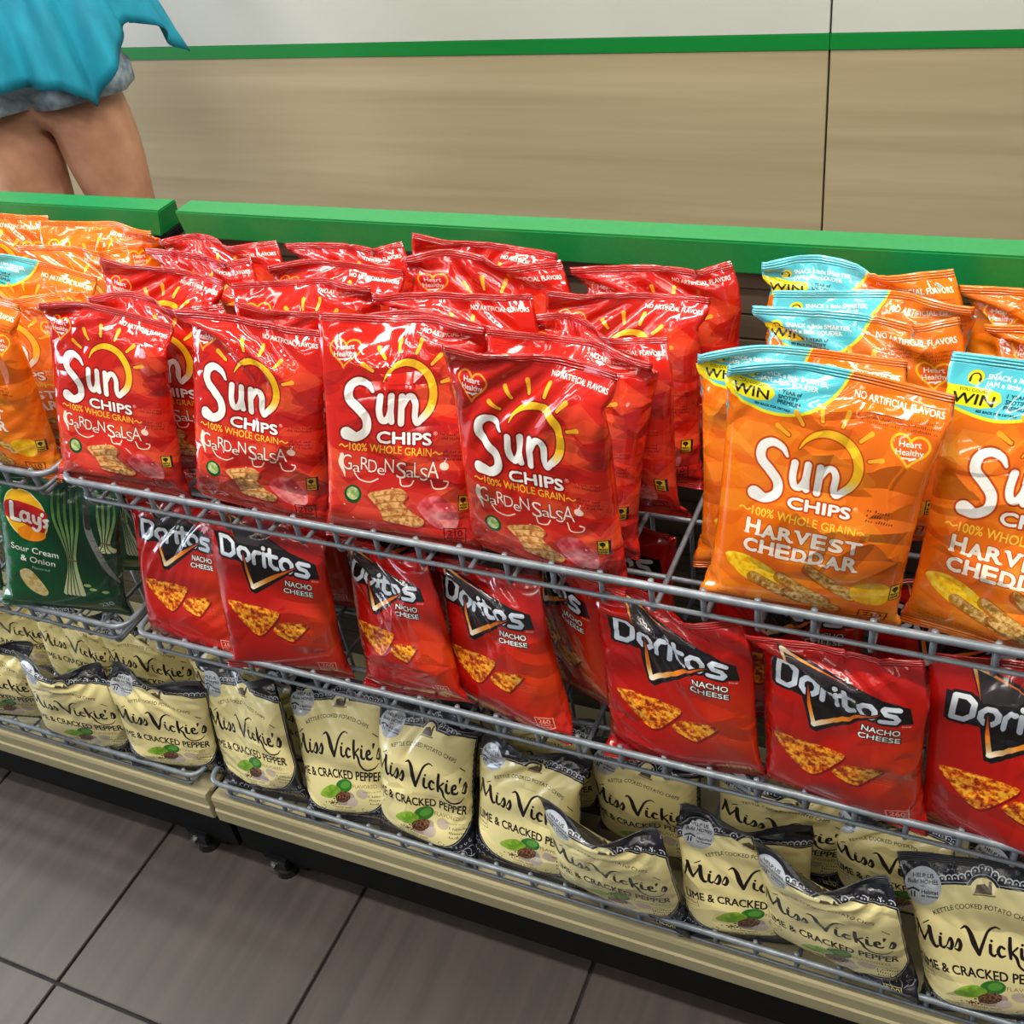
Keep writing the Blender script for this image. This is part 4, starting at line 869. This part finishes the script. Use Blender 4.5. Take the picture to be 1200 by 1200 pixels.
def loft(name, mt, zs, fn, n=96, thick=.004):
    bm = bmesh.new(); R_ = []
    for i in range(len(zs)):
        R_.append([bm.verts.new(fn(i, 2*math.pi*k/n)-PW) for k in range(n)])
    for A, B in zip(R_, R_[1:]):
        for k in range(n): bm.faces.new((A[k], A[(k+1) % n], B[(k+1) % n], B[k]))
    o = link(name, bm_mesh(bm), mt, pr_, smooth=True)
    if thick: so = o.modifiers.new('t', 'SOLIDIFY'); so.thickness = thick
    return o
def hair(i, a):
    z = (1.725, 1.70, 1.64, 1.56, 1.46, 1.36)[i]; r = (.01, .055, .093, .098, .092, .075)[i]; f = math.sin(a)
    if i >= 3 and f > .1: r = r*(1-.35*f)
    return bp(r*math.cos(a), .0-.012*i/3+r*1.1*math.sin(a)*(.55 if (f > 0 and i > 2) else 1)+.003*math.sin(23*a), z)
loft('hair', hairm, range(6), hair, thick=.006)
# camera-facing direction of the top: angle 0 towards the photographer
vd = Vector((.735, -.678, 0)); vr = Vector((.678, .735, 0)); SCN = PW+Vector((.045, .02, 0))
HK = [(-180, .92), (-120, .95), (-60, .935), (-25, .925), (0, .905), (9, .88), (14, .852), (19, .875), (32, .93), (45, .965), (56, .985), (63, .965), (70, .935), (80, .90), (88, .88), (96, .895), (103, .95), (120, .95), (150, .93), (180, .92)]
def hem(d): return float(np.interp(d, [a for a, _ in HK], [b for _, b in HK]))
NZ = 22
def shirt(i, a):
    d = math.degrees(a); d = d-360 if d > 180 else d; t = i/(NZ-1); z = 1.41*(1-t)+hem(d)*t
    r = np.interp(z, [.85, .92, 1.0, 1.1, 1.2, 1.3, 1.38, 1.42], [.222, .214, .196, .160, .155, .160, .125, .085])
    fold = (.016*math.sin(11*a+1.5*t)+.009*math.sin(19*a-2*t+1))*t**1.2
    tail = .025*math.exp(-((d-88)/9)**2)*max(0, (t-.7)/.3)+.045*math.exp(-((d-85)/28)**2)*min(1, max(0, (t-.3)/.5))
    el = 1-.22*abs(math.cos(a))
    return SCN+vd*(math.cos(a)*(r*el+fold))+vr*(math.sin(a)*(r+fold+tail))+Vector((0, 0, z))
loft('top', teal, range(NZ), shirt, n=160, thick=.003)
bm = bmesh.new()
for s in (-1, 1):
    o = {1: Vector((.0, .0, 0)), -1: Vector((.012, -.035, 0))}[s]
    ring = []
    for j, (z, r) in enumerate(((1.04, .090), (.98, .108), (.92, .114), (.902, .116), (.901, .121), (.862, .120), (.861, .112))):
        ring.append([bm.verts.new(bp(s*.084+(r+.003*math.sin(5*q*.39+j))*math.cos(q*math.pi/14), (r+.004*math.sin(q*1.3+j))*math.sin(q*math.pi/14), z+.004*math.sin(q*.6))+o*(1 if z < .9 else .5)-PW) for q in range(28)])
    for A, B in zip(ring, ring[1:]):
        for k in range(28): bm.faces.new((A[k], A[(k+1) % 28], B[(k+1) % 28], B[k]))
bmesh.ops.create_uvsphere(bm, u_segments=28, v_segments=14, radius=1, matrix=Matrix.Translation(bp(0, 0, .965)-PW)@Matrix.Rotation(math.atan2(rt.y, rt.x), 4, 'Z')@Matrix.Diagonal((.192, .135, .15, 1)))
sh_ = link('shorts', bm_mesh(bm), denim, pr_, smooth=True)
for s in (-1, 1):
    o = {1: Vector((.0, .0, 0)), -1: Vector((.012, -.035, 0))}[s]
    bm = bmesh.new(); tube_bm(bm, [bp(s*.083, -.055, .05)+o-PW, bp(s*.085, -.03, .055)+o-PW, bp(s*.087, .03, .055)+o-PW, bp(s*.09, .10, .045)+o-PW, bp(s*.092, .16, .035)+o-PW], [.030, .043, .044, .040, .026], 14)
    for v in bm.verts: v.co.z = max(v.co.z, .004)
    link('shoe', bm_mesh(bm), shoem, pr_, smooth=True)
